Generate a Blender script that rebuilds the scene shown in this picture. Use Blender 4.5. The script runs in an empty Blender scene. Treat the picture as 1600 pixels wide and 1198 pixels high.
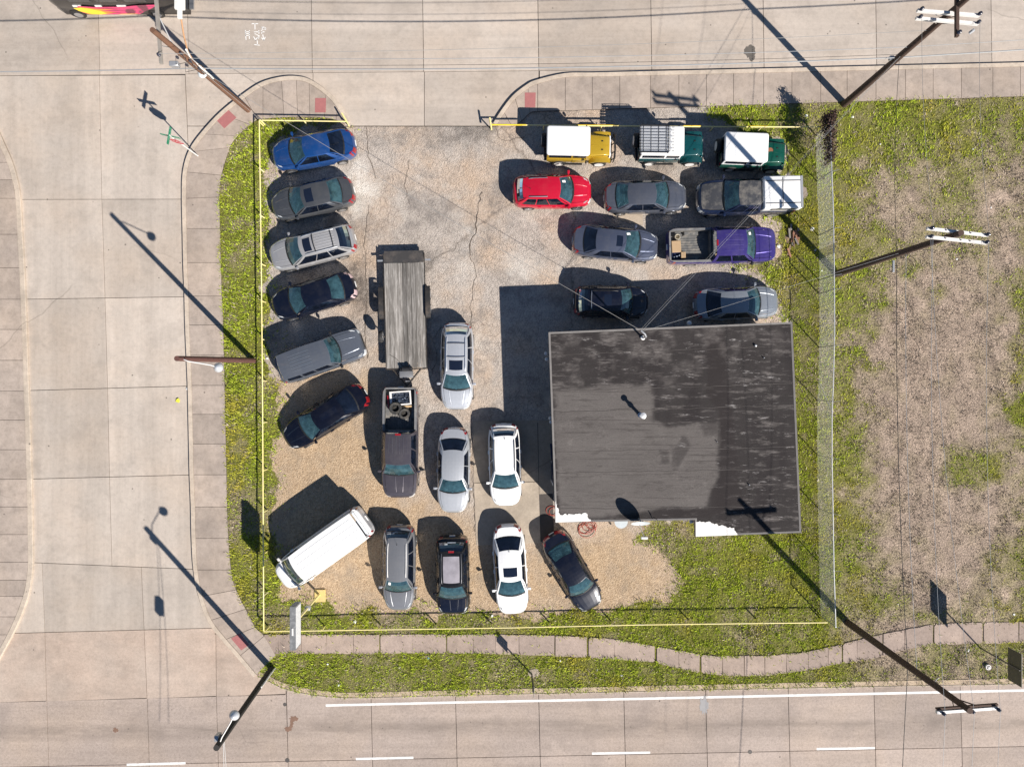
import bpy, bmesh, math, random
import numpy as np
from mathutils import Vector, Matrix
random.seed(7); RNG = np.random.default_rng(11)

# ---------------------------------------------------------------- camera, sky, sun, exposure
S = 27.0; CX, CY = 800.0, 599.0; CAMH = 41.15
SUN_EL = math.radians(38.0); SUN_DIR = Vector((0.686, -0.728, 0)).normalized()
scn = bpy.context.scene
COL = scn.collection
cd = bpy.data.cameras.new("camera"); cam = bpy.data.objects.new("camera", cd); COL.objects.link(cam)
cam.location = (0, 0, CAMH); cam.rotation_euler = (0, 0, 0)
cd.sensor_width = 36.0; cd.lens = 36.0 * CAMH / (1600 / S); cd.clip_end = 2000
scn.camera = cam
wd = bpy.data.worlds.new("World"); scn.world = wd; wd.use_nodes = True
wn = wd.node_tree; bg = wn.nodes["Background"]
sky = wn.nodes.new("ShaderNodeTexSky"); sky.sky_type = 'NISHITA'; sky.sun_disc = False
sky.sun_elevation = SUN_EL; sky.sun_rotation = math.atan2(SUN_DIR.x, SUN_DIR.y)
sky.air_density = 1.0; sky.dust_density = 0.1; sky.ozone_density = 4.0
wn.links.new(sky.outputs[0], bg.inputs[0]); bg.inputs[1].default_value = 0.05
sl = bpy.data.lights.new("sun", 'SUN'); sl.energy = 5.0; sl.angle = math.radians(0.5); sl.color = (1.0, 0.94, 0.86)
so = bpy.data.objects.new("sun", sl); COL.objects.link(so)
sd = Vector((SUN_DIR.x * math.cos(SUN_EL), SUN_DIR.y * math.cos(SUN_EL), math.sin(SUN_EL)))
so.rotation_euler = sd.to_track_quat('Z', 'Y').to_euler(); so.location = sd * 60
vs = scn.view_settings
vs.view_transform = 'Standard'; vs.look = 'None'; vs.gamma = 1.0; vs.use_curve_mapping = False; vs.exposure = 0.62

# ---------------------------------------------------------------- helpers
def W(px, py, z=0.0):
    k = (CAMH - z) / CAMH
    return ((px - CX) / S * k, (CY - py) / S * k)
def W3(px, py, z=0.0):
    x, y = W(px, py, z); return Vector((x, y, z))
def lerp(a, b, t): return a + (b - a) * t

class MB:
    def __init__(s): s.v = []; s.f = []
    def add(s, vs_, fs):
        o = len(s.v); s.v.extend([tuple(p) for p in vs_]); s.f.extend([tuple(i + o for i in f) for f in fs]); return s
    def box(s, x0, x1, y0, y1, z0, z1, top=1.0, topy=None):
        cx, cy = (x0 + x1) / 2, (y0 + y1) / 2; ty = top if topy is None else topy
        q = [(x0, y0, z0), (x1, y0, z0), (x1, y1, z0), (x0, y1, z0)]
        t = [(cx + (x - cx) * top, cy + (y - cy) * ty, z1) for x, y, _ in q]
        return s.add(q + t, [(3, 2, 1, 0), (4, 5, 6, 7), (0, 1, 5, 4), (1, 2, 6, 5), (2, 3, 7, 6), (3, 0, 4, 7)])
    def bbox(s, x0, x1, y0, y1, z0, z1, b=0.03, seg=2):
        bm = bmesh.new(); bmesh.ops.create_cube(bm, size=1)
        for v in bm.verts:
            v.co = (lerp(x0, x1, v.co.x + .5), lerp(y0, y1, v.co.y + .5), lerp(z0, z1, v.co.z + .5))
        bmesh.ops.bevel(bm, geom=bm.edges[:] , offset=b, segments=seg, profile=.6, affect='EDGES')
        bm.verts.index_update()
        s.add([v.co[:] for v in bm.verts], [[v.index for v in f.verts] for f in bm.faces]); bm.free(); return s
    def prism(s, poly, z0, z1, ztops=None):
        n = len(poly)
        a = sum(poly[i][0] * poly[(i + 1) % n][1] - poly[(i + 1) % n][0] * poly[i][1] for i in range(n))
        if a < 0: poly = poly[::-1]
        v = [(x, y, z0) for x, y in poly] + [(x, y, z1) for x, y in poly]
        f = [tuple(range(2 * n - 1, n - 1, -1))[::-1]] + [(i, (i + 1) % n, n + (i + 1) % n, n + i) for i in range(n)]
        return s.add(v, f)
    def sheet(s, poly, z):
        return s.add([(x, y, z) for x, y in poly], [tuple(range(len(poly)))])
    def tube(s, pts, r, n=6, caps=True):
        pts = [Vector(p) for p in pts]; m = len(pts); rr = r if isinstance(r, (list, tuple)) else [r] * m
        vs_ = []; up = None
        for i, p in enumerate(pts):
            d = (pts[min(i + 1, m - 1)] - pts[max(i - 1, 0)]).normalized()
            if up is None:
                up = Vector((0, 0, 1)) if abs(d.z) < .9 else Vector((1, 0, 0))
            a = d.cross(up).normalized(); b = a.cross(d).normalized(); up = b
            for k in range(n):
                t = 2 * math.pi * k / n
                vs_.append(p + (a * math.cos(t) + b * math.sin(t)) * rr[i])
        fs = [(i * n + k, i * n + (k + 1) % n, (i + 1) * n + (k + 1) % n, (i + 1) * n + k) for i in range(m - 1) for k in range(n)]
        if caps: fs += [tuple(range(n))[::-1], tuple((m - 1) * n + k for k in range(n))]
        return s.add(vs_, fs)
    def lathe(s, prof, n=20, c=(0, 0, 0), axis='z'):
        vs_ = []
        for (r, h) in prof:
            for k in range(n):
                t = 2 * math.pi * k / n; a, b = r * math.cos(t), r * math.sin(t)
                p = (a, b, h) if axis == 'z' else ((a, h, b) if axis == 'y' else (h, a, b))
                vs_.append((p[0] + c[0], p[1] + c[1], p[2] + c[2]))
        m = len(prof)
        fs = [(i * n + k, i * n + (k + 1) % n, (i + 1) * n + (k + 1) % n, (i + 1) * n + k) for i in range(m - 1) for k in range(n)]
        fs += [tuple(range(n))[::-1], tuple((m - 1) * n + k for k in range(n))]
        return s.add(vs_, fs)
    def mirror(s):
        m = MB(); m.v = [(x, -y, z) for x, y, z in s.v]; m.f = [tuple(reversed(f)) for f in s.f]; return m
    def build(s, name, mat, parent=None, smooth=None, loc=None, rz=None):
        me = bpy.data.meshes.new(name); me.from_pydata(s.v, [], s.f)
        if mat is not None: me.materials.append(mat)
        if smooth is not None:
            me.shade_smooth(); me.set_sharp_from_angle(angle=math.radians(smooth))
        me.update()
        o = bpy.data.objects.new(name, me); COL.objects.link(o)
        if parent is not None: o.parent = parent
        if loc is not None: o.location = loc
        if rz is not None: o.rotation_euler = (0, 0, rz)
        return o

def tag(o, label=None, cat=None, group=None, kind=None):
    if label: o['label'] = label
    if cat: o['category'] = cat
    if group: o['group'] = group
    if kind: o['kind'] = kind
    return o
def empty(name, loc=(0, 0, 0), rz=0):
    o = bpy.data.objects.new(name, None); COL.objects.link(o); o.location = loc; o.rotation_euler = (0, 0, rz)
    o.empty_display_size = .2; return o
def copy_tree(o, parent=None):
    c = o.copy(); COL.objects.link(c); c.parent = parent
    for ch in list(o.children): copy_tree(ch, c)
    return c

# ---------------------------------------------------------------- materials
def nd(nt, typ, props=None, **ins):
    n = nt.nodes.new(typ)
    for k, v in (props or {}).items(): setattr(n, k, v)
    for k, v in ins.items():
        key = int(k[1:]) if k[0] == 'i' and k[1:].isdigit() else k.replace('_', ' ')
        sock = n.inputs[key]
        if isinstance(v, bpy.types.NodeSocket): nt.links.new(v, sock)
        elif isinstance(v, (tuple, list)) and len(v) == 3 and sock.type == 'RGBA': sock.default_value = (*v, 1)
        else: sock.default_value = v
    return n
def newmat(name):
    m = bpy.data.materials.new(name); m.use_nodes = True; nt = m.node_tree
    return m, nt, nt.nodes["Principled BSDF"]
def ramp(nt, fac, stops, interp='LINEAR'):
    r = nd(nt, "ShaderNodeValToRGB", Fac=fac); cr = r.color_ramp; cr.interpolation = interp
    while len(cr.elements) > 1: cr.elements.remove(cr.elements[-1])
    for i, (p, c) in enumerate(stops):
        e = cr.elements[0] if i == 0 else cr.elements.new(p)
        e.position = p
        c = (c, c, c) if not isinstance(c, (tuple, list)) else c
        e.color = (*c[:3], 1)
    return r.outputs[0]
def mixc(nt, a, b, fac, mode='MIX'):
    n = nd(nt, "ShaderNodeMix", {'data_type': 'RGBA', 'blend_type': mode})
    for k, v in ((0, fac), (6, a), (7, b)):
        s = n.inputs[k]
        if isinstance(v, bpy.types.NodeSocket): nt.links.new(v, s)
        elif isinstance(v, (tuple, list)): s.default_value = (*v[:3], 1)
        else: s.default_value = v
    return n.outputs[2]
def objco(nt, scale=(1, 1, 1), rot=(0, 0, 0), loc=(0, 0, 0)):
    tc = nd(nt, "ShaderNodeTexCoord")
    return nd(nt, "ShaderNodeMapping", None, Vector=tc.outputs['Object'], Scale=scale, Rotation=rot, Location=loc).outputs[0]
def noise(nt, co, scale, detail=3, rough=.55, dist=0.0):
    return nd(nt, "ShaderNodeTexNoise", None, Vector=co, Scale=scale, Detail=detail, Roughness=rough, Distortion=dist).outputs[0]
def math_(nt, op, a, b=0.0):
    return nd(nt, "ShaderNodeMath", {'operation': op}, i0=a, i1=b).outputs[0]
_mc = {}
def M(name, col, rough=.5, metal=0.0, coat=0.0, var=.12, vs_=6.0, bump=0.0, bs=40.0, dirt=None, dirt_amt=.4, ds=3.0, spec=.5):
    if name in _mc: return _mc[name]
    m, nt, p = newmat(name); co = objco(nt)
    n1 = noise(nt, co, vs_, 4)
    c = mixc(nt, tuple(x * (1 - var) for x in col), tuple(min(1, x * (1 + var)) for x in col), n1)
    if dirt:
        d = ramp(nt, noise(nt, co, ds, 5, .65), [(.48, 0), (.72, dirt_amt)])
        c = mixc(nt, c, dirt, d)
    nt.links.new(c, p.inputs['Base Color'])
    p.inputs['Roughness'].default_value = rough; p.inputs['Metallic'].default_value = metal
    p.inputs['Coat Weight'].default_value = coat; p.inputs['Coat Roughness'].default_value = .06
    p.inputs['Specular IOR Level'].default_value = spec
    if bump:
        b = nd(nt, "ShaderNodeBump", None, Strength=bump, Distance=.02, Height=noise(nt, co, bs, 3))
        nt.links.new(b.outputs[0], p.inputs['Normal'])
    _mc[name] = m; return m
def paint(name, col, metal=.25, rough=.32, dust=.12, coat=.9):
    if name in _mc: return _mc[name]
    m, nt, p = newmat(name); co = objco(nt)
    n1 = ramp(nt, noise(nt, co, 1.3, 6, .7), [(.45, 0), (.8, dust)])
    n2 = noise(nt, co, 9, 3)
    c = mixc(nt, tuple(x * .93 for x in col), tuple(min(1, x * 1.07) for x in col), n2)
    c = mixc(nt, c, (.42, .38, .32), n1)
    nt.links.new(c, p.inputs['Base Color'])
    r = mixc(nt, (rough,) * 3, (.6,) * 3, n1); nt.links.new(r, p.inputs['Roughness'])
    p.inputs['Metallic'].default_value = metal; p.inputs['Coat Weight'].default_value = coat
    p.inputs['Coat Roughness'].default_value = .05; p.inputs['Specular IOR Level'].default_value = .25
    _mc[name] = m; return m
def glass(name, tint, refl=.06):
    if name in _mc: return _mc[name]
    m = bpy.data.materials.new(name); m.use_nodes = True; nt = m.node_tree; nt.nodes.clear()
    out = nd(nt, "ShaderNodeOutputMaterial")
    n1 = ramp(nt, noise(nt, objco(nt), 3, 4, .7), [(.3, .10), (.75, .45)])
    tr = nd(nt, "ShaderNodeBsdfTransparent", None, Color=tint)
    gl = nd(nt, "ShaderNodeBsdfGlossy", None, Color=(.9, .95, 1), Roughness=.03)
    df = nd(nt, "ShaderNodeBsdfDiffuse", None, Color=(.10, .23, .27) if tint[0] > .15 else (.02, .03, .06))
    fr = nd(nt, "ShaderNodeFresnel", None, IOR=1.5)
    f = math_(nt, 'ADD', fr.outputs[0], refl)
    dm = nd(nt, "ShaderNodeMixShader", None, i0=n1, i1=tr.outputs[0], i2=df.outputs[0])
    mx = nd(nt, "ShaderNodeMixShader", None, i0=f, i1=dm.outputs[0], i2=gl.outputs[0])
    nt.links.new(mx.outputs[0], out.inputs[0]); _mc[name] = m; return m

def concrete(name, base, streak, agg=0.0, warm=(.52, .40, .30), joint_dark=.0):
    m, nt, p = newmat(name)
    co = objco(nt); oi = nd(nt, "ShaderNodeObjectInfo")
    big = noise(nt, objco(nt, (.35, .35, .35)), 1.0, 5, .6)
    c = mixc(nt, tuple(x * .80 for x in base), tuple(x * 1.13 for x in base), big)
    wz = ramp(nt, noise(nt, objco(nt, (.22, .22, .22), loc=(9, 4, 0)), 1.0, 4), [(.42, 0), (.7, .35)])
    c = mixc(nt, c, warm, wz)
    st = ramp(nt, noise(nt, objco(nt, streak), 1.0, 5, .7), [(.32, .84), (.62, 1.04)])
    c = mixc(nt, c, st, 1.0, 'MULTIPLY')
    fine = ramp(nt, noise(nt, co, 22 if agg else 30, 3, .7), [(.25, .84 - agg), (.5, 1.0), (.8, 1.06 + agg)])
    c = mixc(nt, c, fine, 1.0, 'MULTIPLY')
    midn = ramp(nt, noise(nt, co, 7 if agg else 4, 5, .75), [(.28, .86 - agg * .8), (.5, 1.0), (.72, 1.07 + agg * .6)])
    c = mixc(nt, c, midn, 1.0, 'MULTIPLY')
    stain = ramp(nt, noise(nt, objco(nt, (.55, .55, .55), loc=(3, 17, 0)), 1.0, 6, .7), [(.50, 0), (.74, .6)])
    c = mixc(nt, c, tuple(x * .58 for x in base), stain)
    spk = nd(nt, "ShaderNodeTexVoronoi", None, Vector=co, Scale=.9).outputs['Distance']
    c = mixc(nt, c, (.05, .045, .04), ramp(nt, spk, [(.0, .8), (.035, .6), (.05, 0)]))
    ck = nd(nt, "ShaderNodeTexVoronoi", {'feature': 'DISTANCE_TO_EDGE'}, Vector=mixc(nt, co, nd(nt, "ShaderNodeTexNoise", None, Vector=co, Scale=.8, Detail=5.0).outputs[1], .35), Scale=.12).outputs['Distance']
    cm = math_(nt, 'MULTIPLY', ramp(nt, ck, [(.0, .35), (.002, 0)]), ramp(nt, noise(nt, objco(nt, (.08, .08, .08)), 1.0, 2), [(.58, 0), (.62, 1)]))
    c = mixc(nt, c, (.08, .07, .06), cm)
    if name == "road_exposed_aggregate":
        sx = nd(nt, "ShaderNodeSeparateXYZ", None, Vector=co)
        yb_ = math_(nt, 'ABSOLUTE', math_(nt, 'SUBTRACT', math_(nt, 'SUBTRACT', sx.outputs[1], math_(nt, 'MULTIPLY', sx.outputs[0], .0094)), -19.87))
        band = math_(nt, 'MULTIPLY', ramp(nt, yb_, [(.0, 1), (.75, 0)]), ramp(nt, noise(nt, objco(nt, (.25, 1.2, 1)), 1.2, 5, .7), [(.35, .12), (.65, .75)]))
        c = mixc(nt, c, (.20, .165, .14), band)
        sp2 = nd(nt, "ShaderNodeTexVoronoi", None, Vector=co, Scale=2.2).outputs['Distance']
        c = mixc(nt, c, (.04, .035, .03), math_(nt, 'MULTIPLY', ramp(nt, sp2, [(.0, .9), (.09, .7), (.12, 0)]), band))
    rv = ramp(nt, oi.outputs['Random'], [(0, .86), (1, 1.06)])
    c = mixc(nt, c, rv, 1.0, 'MULTIPLY')
    nt.links.new(c, p.inputs['Base Color']); p.inputs['Roughness'].default_value = .85
    p.inputs['Specular IOR Level'].default_value = .25
    b = nd(nt, "ShaderNodeBump", None, Strength=.35, Distance=.01, Height=noise(nt, co, 60, 4))
    nt.links.new(b.outputs[0], p.inputs['Normal'])
    _mc[name] = m; return m
CONC_X = concrete("road_concrete_lengthwise", (.505, .437, .378), (.035, .75, 1))
CONC_Y = concrete("road_concrete_crosswise", (.505, .44, .382), (.75, .035, 1))
CONC_A = concrete("road_exposed_aggregate", (.425, .35, .305), (.035, .9, 1), agg=.14)
CONC_R = concrete("road_reddish_concrete", (.49, .40, .335), (.5, .8, 1), agg=.05, warm=(.55, .38, .28))
WALK = concrete("sidewalk_concrete", (.42, .35, .30), (1, 1, 1))
WALK2 = concrete("weathered_path_concrete", (.40, .315, .268), (1, 1, 1), agg=.06)
KERB = concrete("kerb_concrete", (.52, .44, .36), (1, 1, 1))
SEAL = M("joint_sealant", (.07, .06, .055), .9, var=.3)
BLACK = M("black_plastic", (.012, .012, .013), .5)
RUB = M("tyre_rubber", (.018, .018, .019), .8, var=.25, dirt=(.2, .17, .13), dirt_amt=.35)
ALLOY = M("wheel_alloy", (.55, .56, .58), .3, .85)
STEEL = M("galvanised_steel", (.5, .51, .53), .45, .6, dirt=(.3, .27, .24))
CHROME = M("chrome", (.75, .76, .78), .12, 1.0)
DARKM = M("dark_metal", (.03, .03, .033), .45, .4)
YEL = M("sun_bleached_yellow_paint", (.84, .72, .30), .5, dirt=(.62, .58, .48), dirt_amt=.7, ds=1.2)
WOODP = M("creosoted_pole_wood", (.075, .045, .034), .85, var=.4, vs_=3, bump=.4)
WOODG = M("grey_weathered_wood", (.26, .235, .21), .9, var=.35, vs_=5)
WHITEA = M("white_crossarm", (.72, .70, .68), .6, var=.1, dirt=(.3, .28, .26))
WPAINT = M("white_road_paint", (.78, .77, .75), .7, var=.06, dirt=(.45, .40, .35), dirt_amt=.6, ds=4)
INT_D = M("dark_interior", (.03, .032, .035), .8)
INT_G = M("grey_interior", (.16, .16, .16), .85)
INT_T = M("tan_interior", (.32, .25, .17), .85)
GLASS = glass("windscreen_glass", (.30, .52, .57), .05)
GLASS_B = glass("blue_glass", (.16, .36, .50), .06); GLASS_G = glass("green_grey_glass", (.36, .46, .42), .05); GLASS_K = glass("smoked_glass", (.18, .30, .36), .06)
GLASSD = glass("tinted_glass", (.06, .08, .10), .035)
LENS = M("headlight_lens", (.55, .57, .58), .12, coat=1)
RED = M("taillight_red", (.26, .010, .014), .2, coat=1)
AMB = M("amber_lens", (.6, .2, .04), .25, coat=1)
PAPER = M("white_paper", (.8, .8, .78), .8, var=.04)
# ---------------------------------------------------------------- setting: roads
def inset(poly, d):
    n = len(poly); out = []
    a = sum(poly[i][0] * poly[(i + 1) % n][1] - poly[(i + 1) % n][0] * poly[i][1] for i in range(n))
    sgn = 1 if a > 0 else -1
    for i in range(n):
        p0, p1, p2 = (Vector(poly[(i + k) % n]) for k in (-1, 0, 1))
        e1 = (p1 - p0).normalized(); e2 = (p2 - p1).normalized()
        n1 = Vector((-e1.y, e1.x)) * sgn; n2 = Vector((-e2.y, e2.x)) * sgn
        b = n1 + n2; k = max(.35, (1 + n1.dot(n2)) / 2)
        b = b / 2 / k
        out.append(tuple(p1 + b * d))
    return out
def px(poly, z=0.0): return [W(x, y, z) for x, y in poly]

road_root = MB().sheet([(-64, -34), (46, -34), (46, 34), (-64, 34)], -.05).build('road', SEAL)
tag(road_root, kind='structure')
earth = MB().sheet([(-500, -500), (500, -500), (500, 500), (-500, 500)], -.12).build('ground', M('distant_dry_grass', (.26, .22, .13), .95, var=.4, vs_=.3))
tag(earth, kind='structure')
def slab(poly, mat, z=0.0, gap=.016, name='concrete_slab', parent=None, t=.07):
    o = MB().prism(inset(px(poly), gap), z - t, z).build(name, mat, parent or road_root)
    return o
def il(pts, y):   # interpolate x at y along polyline of (x,y)
    for (xa, ya), (xb, yb) in zip(pts[:-1], pts[1:]):
        if min(ya, yb) <= y <= max(ya, yb): return lerp(xa, xb, (y - ya) / (yb - ya) if yb != ya else 0)
    return pts[0][0] if y < pts[0][1] else pts[-1][0]
def ylerp(pts, x):
    return il([(b, a) for a, b in pts], x)
# left street
rows = [((-60, 119), (400, 117)), ((-60, 312), (400, 311)), ((-60, 469), (400, 462)), ((-60, 613), (400, 600)), ((-60, 751), (400, 739)),
        ((-60, 874), (400, 893)), ((-60, 991), (400, 979)), ((-60, 1099), (420, 1086))]
def row_y(i, x): (xa, ya), (xb, yb) = rows[i]; return lerp(ya, yb, (x - xa) / (xb - xa))
mid = [(155, 110), (159, 311), (164, 467), (168, 605), (171, 745), (175, 890)]
lowA = [(65, 870), (70, 985), (73, 1100)]; lowB = [(220, 870), (225, 985), (230, 1100)]; lowC = [(330, 870), (337, 985), (338, 1100)]
gut = [(272, 110), (276, 311), (279, 460), (281, 600), (284, 745), (287, 900)]
for i in range(7):
    cols = [lambda y: -60]
    if i == 0: cols += [lambda y: il(mid, y), lambda y: lerp(289, 297, (y - 117) / 194)]
    elif i < 5: cols += [lambda y: il(mid, y), lambda y: 400]
    else: cols += [lambda y: il(lowA, y), lambda y: il(lowB, y), lambda y: il(lowC, y), lambda y: 446.5]
    for a, b in zip(cols[:-1], cols[1:]):
        y0, y1 = (rows[i][0][1] + rows[i][1][1]) / 2, (rows[i + 1][0][1] + rows[i + 1][1][1]) / 2
        q = [(a(y0), row_y(i, a(y0))), (b(y0), row_y(i, b(y0))), (b(y1), row_y(i + 1, b(y1))), (a(y1), row_y(i + 1, a(y1)))]
        slab(q, CONC_R if i == 6 else CONC_Y)
# top street
tx = [-940, -770, -590, -415, -235, -60, 151, 290, 485, 659, 839, 1015.5, 1191, 1367, 1547, 1725, 1900, 2080]
def ty(x): return 119 - (x + 60) * .0092
for a, b in zip(tx[:-1], tx[1:]):
    slab([(a, -95), (b, -95), (b + (3 if b > 300 else 5), ty(b)), (a + (3 if a > 300 else 5), ty(a))], CONC_X)
    slab([(a - 3, -330), (b - 3, -330), (b, -96), (a, -96)], CONC_X)
for a, b in zip(tx[7:11], tx[8:12]):
    slab([(289.3 if a == 290 else a + 4, ty(a)), (b + (4 if b < 800 else 3), ty(b)), (b + (4 if b < 800 else 2), 197), (292.6 if a == 290 else a + 4, 197)], CONC_X)
for a, b in zip(tx[11:-1], tx[12:]):
    slab([(a + 3, ty(a)), (b + 3, ty(b)), (b + 3, 140), (a + 3, 140)], CONC_X)
for a, b in zip(tx[:5], tx[1:6]):
    slab([(a + 5, ty(a)), (b + 5, ty(b)), (b + 5, 230), (a + 5, 230)], CONC_X)
# bottom road
bx = [-700, -560, -420, -290, -170, -60, 73, 230, 338, 447, 579, 711, 841, 974, 1102, 1231, 1365, 1500, 1640, 1780, 1920, 2060]
def by1(x): return 1097.4 - (x + 60) * .028 if x < 430 else 1058
def by2(x): return 1198 - x * .0203
for a, b in zip(bx[:-1], bx[1:]):
    slab([(a, by1(a) + (1 if a < 430 else 0)), (b, by1(b) if b < 430 else (1058 if a > 430 else 1083)), (b + 3, by2(b)), (a + 3, by2(a))], CONC_A)
    slab([(a + 3, by2(a)), (b + 3, by2(b)), (b + 6, by2(b) + 135), (a + 6, by2(a) + 135)], CONC_A)
    slab([(a + 6, by2(a) + 135), (b + 6, by2(b) + 135), (b + 9, by2(b) + 330), (a + 9, by2(a) + 330)], CONC_A)

def strip(a, b, wpx, z, name, mat, parent=None):
    a, b = Vector(a), Vector(b); d = (b - a).normalized(); nrm = Vector((-d.y, d.x)) * wpx / 2
    n = 1
    return MB().sheet(px([a + nrm, b + nrm, b - nrm, a - nrm]), z).build(name, mat, parent)
# painted markings: sheets 4 mm over the slabs
eml = [(509, 1101.5), (700, 1097), (1000, 1091), (1300, 1084.5), (1600, 1078), (2000, 1069)]
mb = MB()
for (a, b) in zip(eml[:-1], eml[1:]):
    mb.sheet(px([(a[0], a[1] - 1.8), (b[0], b[1] - 1.8), (b[0], b[1] + 1.8), (a[0], a[1] + 1.8)]), .004)
mb.build('edge_line', WPAINT, road_root)
for a, b in (((198, 1194), (290, 1191.5)), ((556, 1185), (646, 1183)), ((925, 1176.5), (1016, 1175)), ((1276, 1169.5), (1367, 1168)), ((1640, 1162), (1730, 1160)), ((-170, 1202), (-80, 1200))):
    strip(a, b, 3.6, .004, 'lane_dash', WPAINT, road_root)
Z = lambda zx, zy: (360 + zx * .0501, 20 + zy * .0501)
strokes = [[(670, 350), (860, 350)], [(765, 350), (768, 520)], [(470, 560), (475, 700), (490, 845)], [(592, 560), (590, 820)], [(470, 610), (592, 600)],
           [(472, 665), (592, 655)], [(476, 725), (592, 712)], [(735, 605), (890, 605)], [(888, 560), (892, 660)], [(760, 660), (910, 735)],
           [(725, 755), (790, 875), (818, 765), (850, 820), (905, 775), (880, 745)], [(840, 880), (840, 1010)], [(750, 1000), (910, 1022)],
           [(960, 572), (1035, 500), (965, 470), (1000, 450), (1075, 465), (1110, 500), (1075, 550), (1035, 500)], [(970, 655), (990, 605), (1060, 605)],
           [(1010, 690), (1045, 870)], [(975, 790), (1045, 872), (1085, 770)]]
for st in strokes:
    mb = MB(); r = .85
    for a, b in zip(st[:-1], st[1:]):
        a, b = Vector(Z(*a)), Vector(Z(*b)); d = (b - a).normalized(); n_ = Vector((-d.y, d.x)) * r * .75; a = a - d * .3; b = b + d * .3
        mb.sheet(px([a + n_, b + n_, b - n_, a - n_]), .004)
    mb.build('utility_mark', WPAINT, road_root)
def blob(cx, cy, rx, ry, z, name, mat, parent, n=22, jag=.18, seed=0):
    r = random.Random(seed); pts = []
    for k in range(n):
        t = 2 * math.pi * k / n; q = 1 + r.uniform(-jag, jag)
        pts.append((cx + rx * q * math.cos(t), cy + ry * q * math.sin(t)))
    return MB().sheet(px(pts), z).build(name, mat, parent)
STAIN = M('oil_stain', (.12, .105, .09), .8, var=.3)
blob(1172, 81, 9, 10, .004, 'oil_stain', STAIN, road_root, seed=3); blob(1175, 90, 5, 6, .0065, 'oil_stain', STAIN, road_root, seed=4)
RSTAIN = M('rust_stain', (.20, .12, .085), .9, var=.3)
for i, (x, y, a, b) in enumerate(((459, 1122, 6, 4), (450, 1138, 6, 4), (456, 1130, 2.5, 7), (180, 1140, 4, 4), (1100, 1102, 6, 13))):
    blob(x, y, a, b, .004 + i * .001, 'rust_stain', RSTAIN if i < 4 else M('grey_patch', (.33, .32, .32), .9), road_root, seed=20 + i, jag=.35)
CRM = M('manhole_iron', (.10, .09, .085), .7, .3)
def mh(x, y, r):
    o = MB().lathe([(r, 0), (r, .006), (r * .86, .008), (r * .84, .003), (.01, .003)], 20, (*W(x, y), .001)).build('valve_cover', CRM, road_root)
mh(449, 1187, .13); mh(445, 1100, .10); mh(1172, 1174, .12)

# kerbs -------------------------------------------------------
def kerb(name, inner, width, side, z=.15):
    """inner = px polyline on the sidewalk side, kerb lies to `side` (px offset outwards)."""
    pts = [Vector(W(*p)) for p in inner]; n = len(pts); outp = []
    for i in range(n):
        d = (pts[min(i + 1, n - 1)] - pts[max(i - 1, 0)]).normalized(); outp.append(pts[i] + Vector((-d.y, d.x)) * side * width)
    mb = MB(); v = []; f = []
    for a, b in zip(pts, outp):
        c = a + (b - a) * .93
        v += [(a.x, a.y, z - .1), (a.x, a.y, z), (c.x, c.y, z), (b.x, b.y, z - .015), (b.x, b.y, -.04)]
    for i in range(n - 1):
        for k in range(4):
            f.append((i * 5 + k, (i + 1) * 5 + k, (i + 1) * 5 + k + 1, i * 5 + k + 1))
    f += [(0, 1, 2, 3, 4), tuple((n - 1) * 5 + k for k in (4, 3, 2, 1, 0))]
    o = mb.add(v, f).build(name, KERB); return tag(o, kind='structure')
def dense(pairs, joints_only=False): return pairs
WP = [((402, 1052), (432, 1022)), ((377, 1022), (414, 992)), ((355, 997), (400, 978)), ((332, 967), (385, 950)), ((318, 930), (370, 920)), ((310, 889), (362, 889)),
      ((307, 840), (358, 840)), ((306, 791), (356, 791)), ((304, 741), (355, 741)), ((303, 693), (354, 693)), ((302, 647), (353, 647)), ((301, 602), (352, 602)),
      ((299, 555), (351, 555)), ((297, 508), (350, 508)), ((296, 463), (348, 463)), ((294, 411), (346, 411)), ((293, 358), (345, 358)), ((292, 311), (344, 309)),
      ((293.5, 270), (347, 275)), ((303, 238), (360, 232)), ((322, 211), (372, 214)), ((350, 181), (392, 196)), ((384, 154), (403, 188)), ((412, 136), (412, 187)), ((441, 128), (445, 184.5)),
      ((464, 127), (466, 184)), ((484, 132), (485, 184)), ((510, 150), (508, 185)), ((528, 170), (526, 189)), ((541, 194), (537, 194))]
def smooth_line(pts, k=4):
    out = []; n = len(pts)
    for i in range(n - 1):
        p0, p1, p2, p3 = (Vector(pts[max(0, min(n - 1, i + j))]) for j in (-1, 0, 1, 2))
        for t in range(k):
            t = t / k; out.append(.5 * ((2 * p1) + (p2 - p0) * t + (2 * p0 - 5 * p1 + 4 * p2 - p3) * t * t + (3 * p1 - p0 - 3 * p2 + p3) * t ** 3))
    out.append(Vector(pts[-1])); return out
K = 4
WO = smooth_line([p[0] for p in WP], K); WI = smooth_line([p[1] for p in WP], K)
kerb('kerb_west', WO, .24, 1)
def walk_root(name, z=-.03):
    o = MB().sheet([(0, 0), (.1, 0), (.1, .1)], -.06).build(name, SEAL); return tag(o, kind='structure')
def bed(poly, z, name):
    o = MB().prism(px(poly), -.04, z).build(name, SEAL); return tag(o, kind='structure')
side_w = bed([*WO[1:-2], *reversed(WI[1:-2])], .085, 'sidewalk_west')
skip = {5, }
for i in range(len(WP) - 1):
    q = WO[i * K:(i + 1) * K + 1] + list(reversed(WI[i * K:(i + 1) * K + 1]))
    slab([tuple(p) for p in q], WALK, .13, .012, 'paving_slab', side_w)
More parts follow.
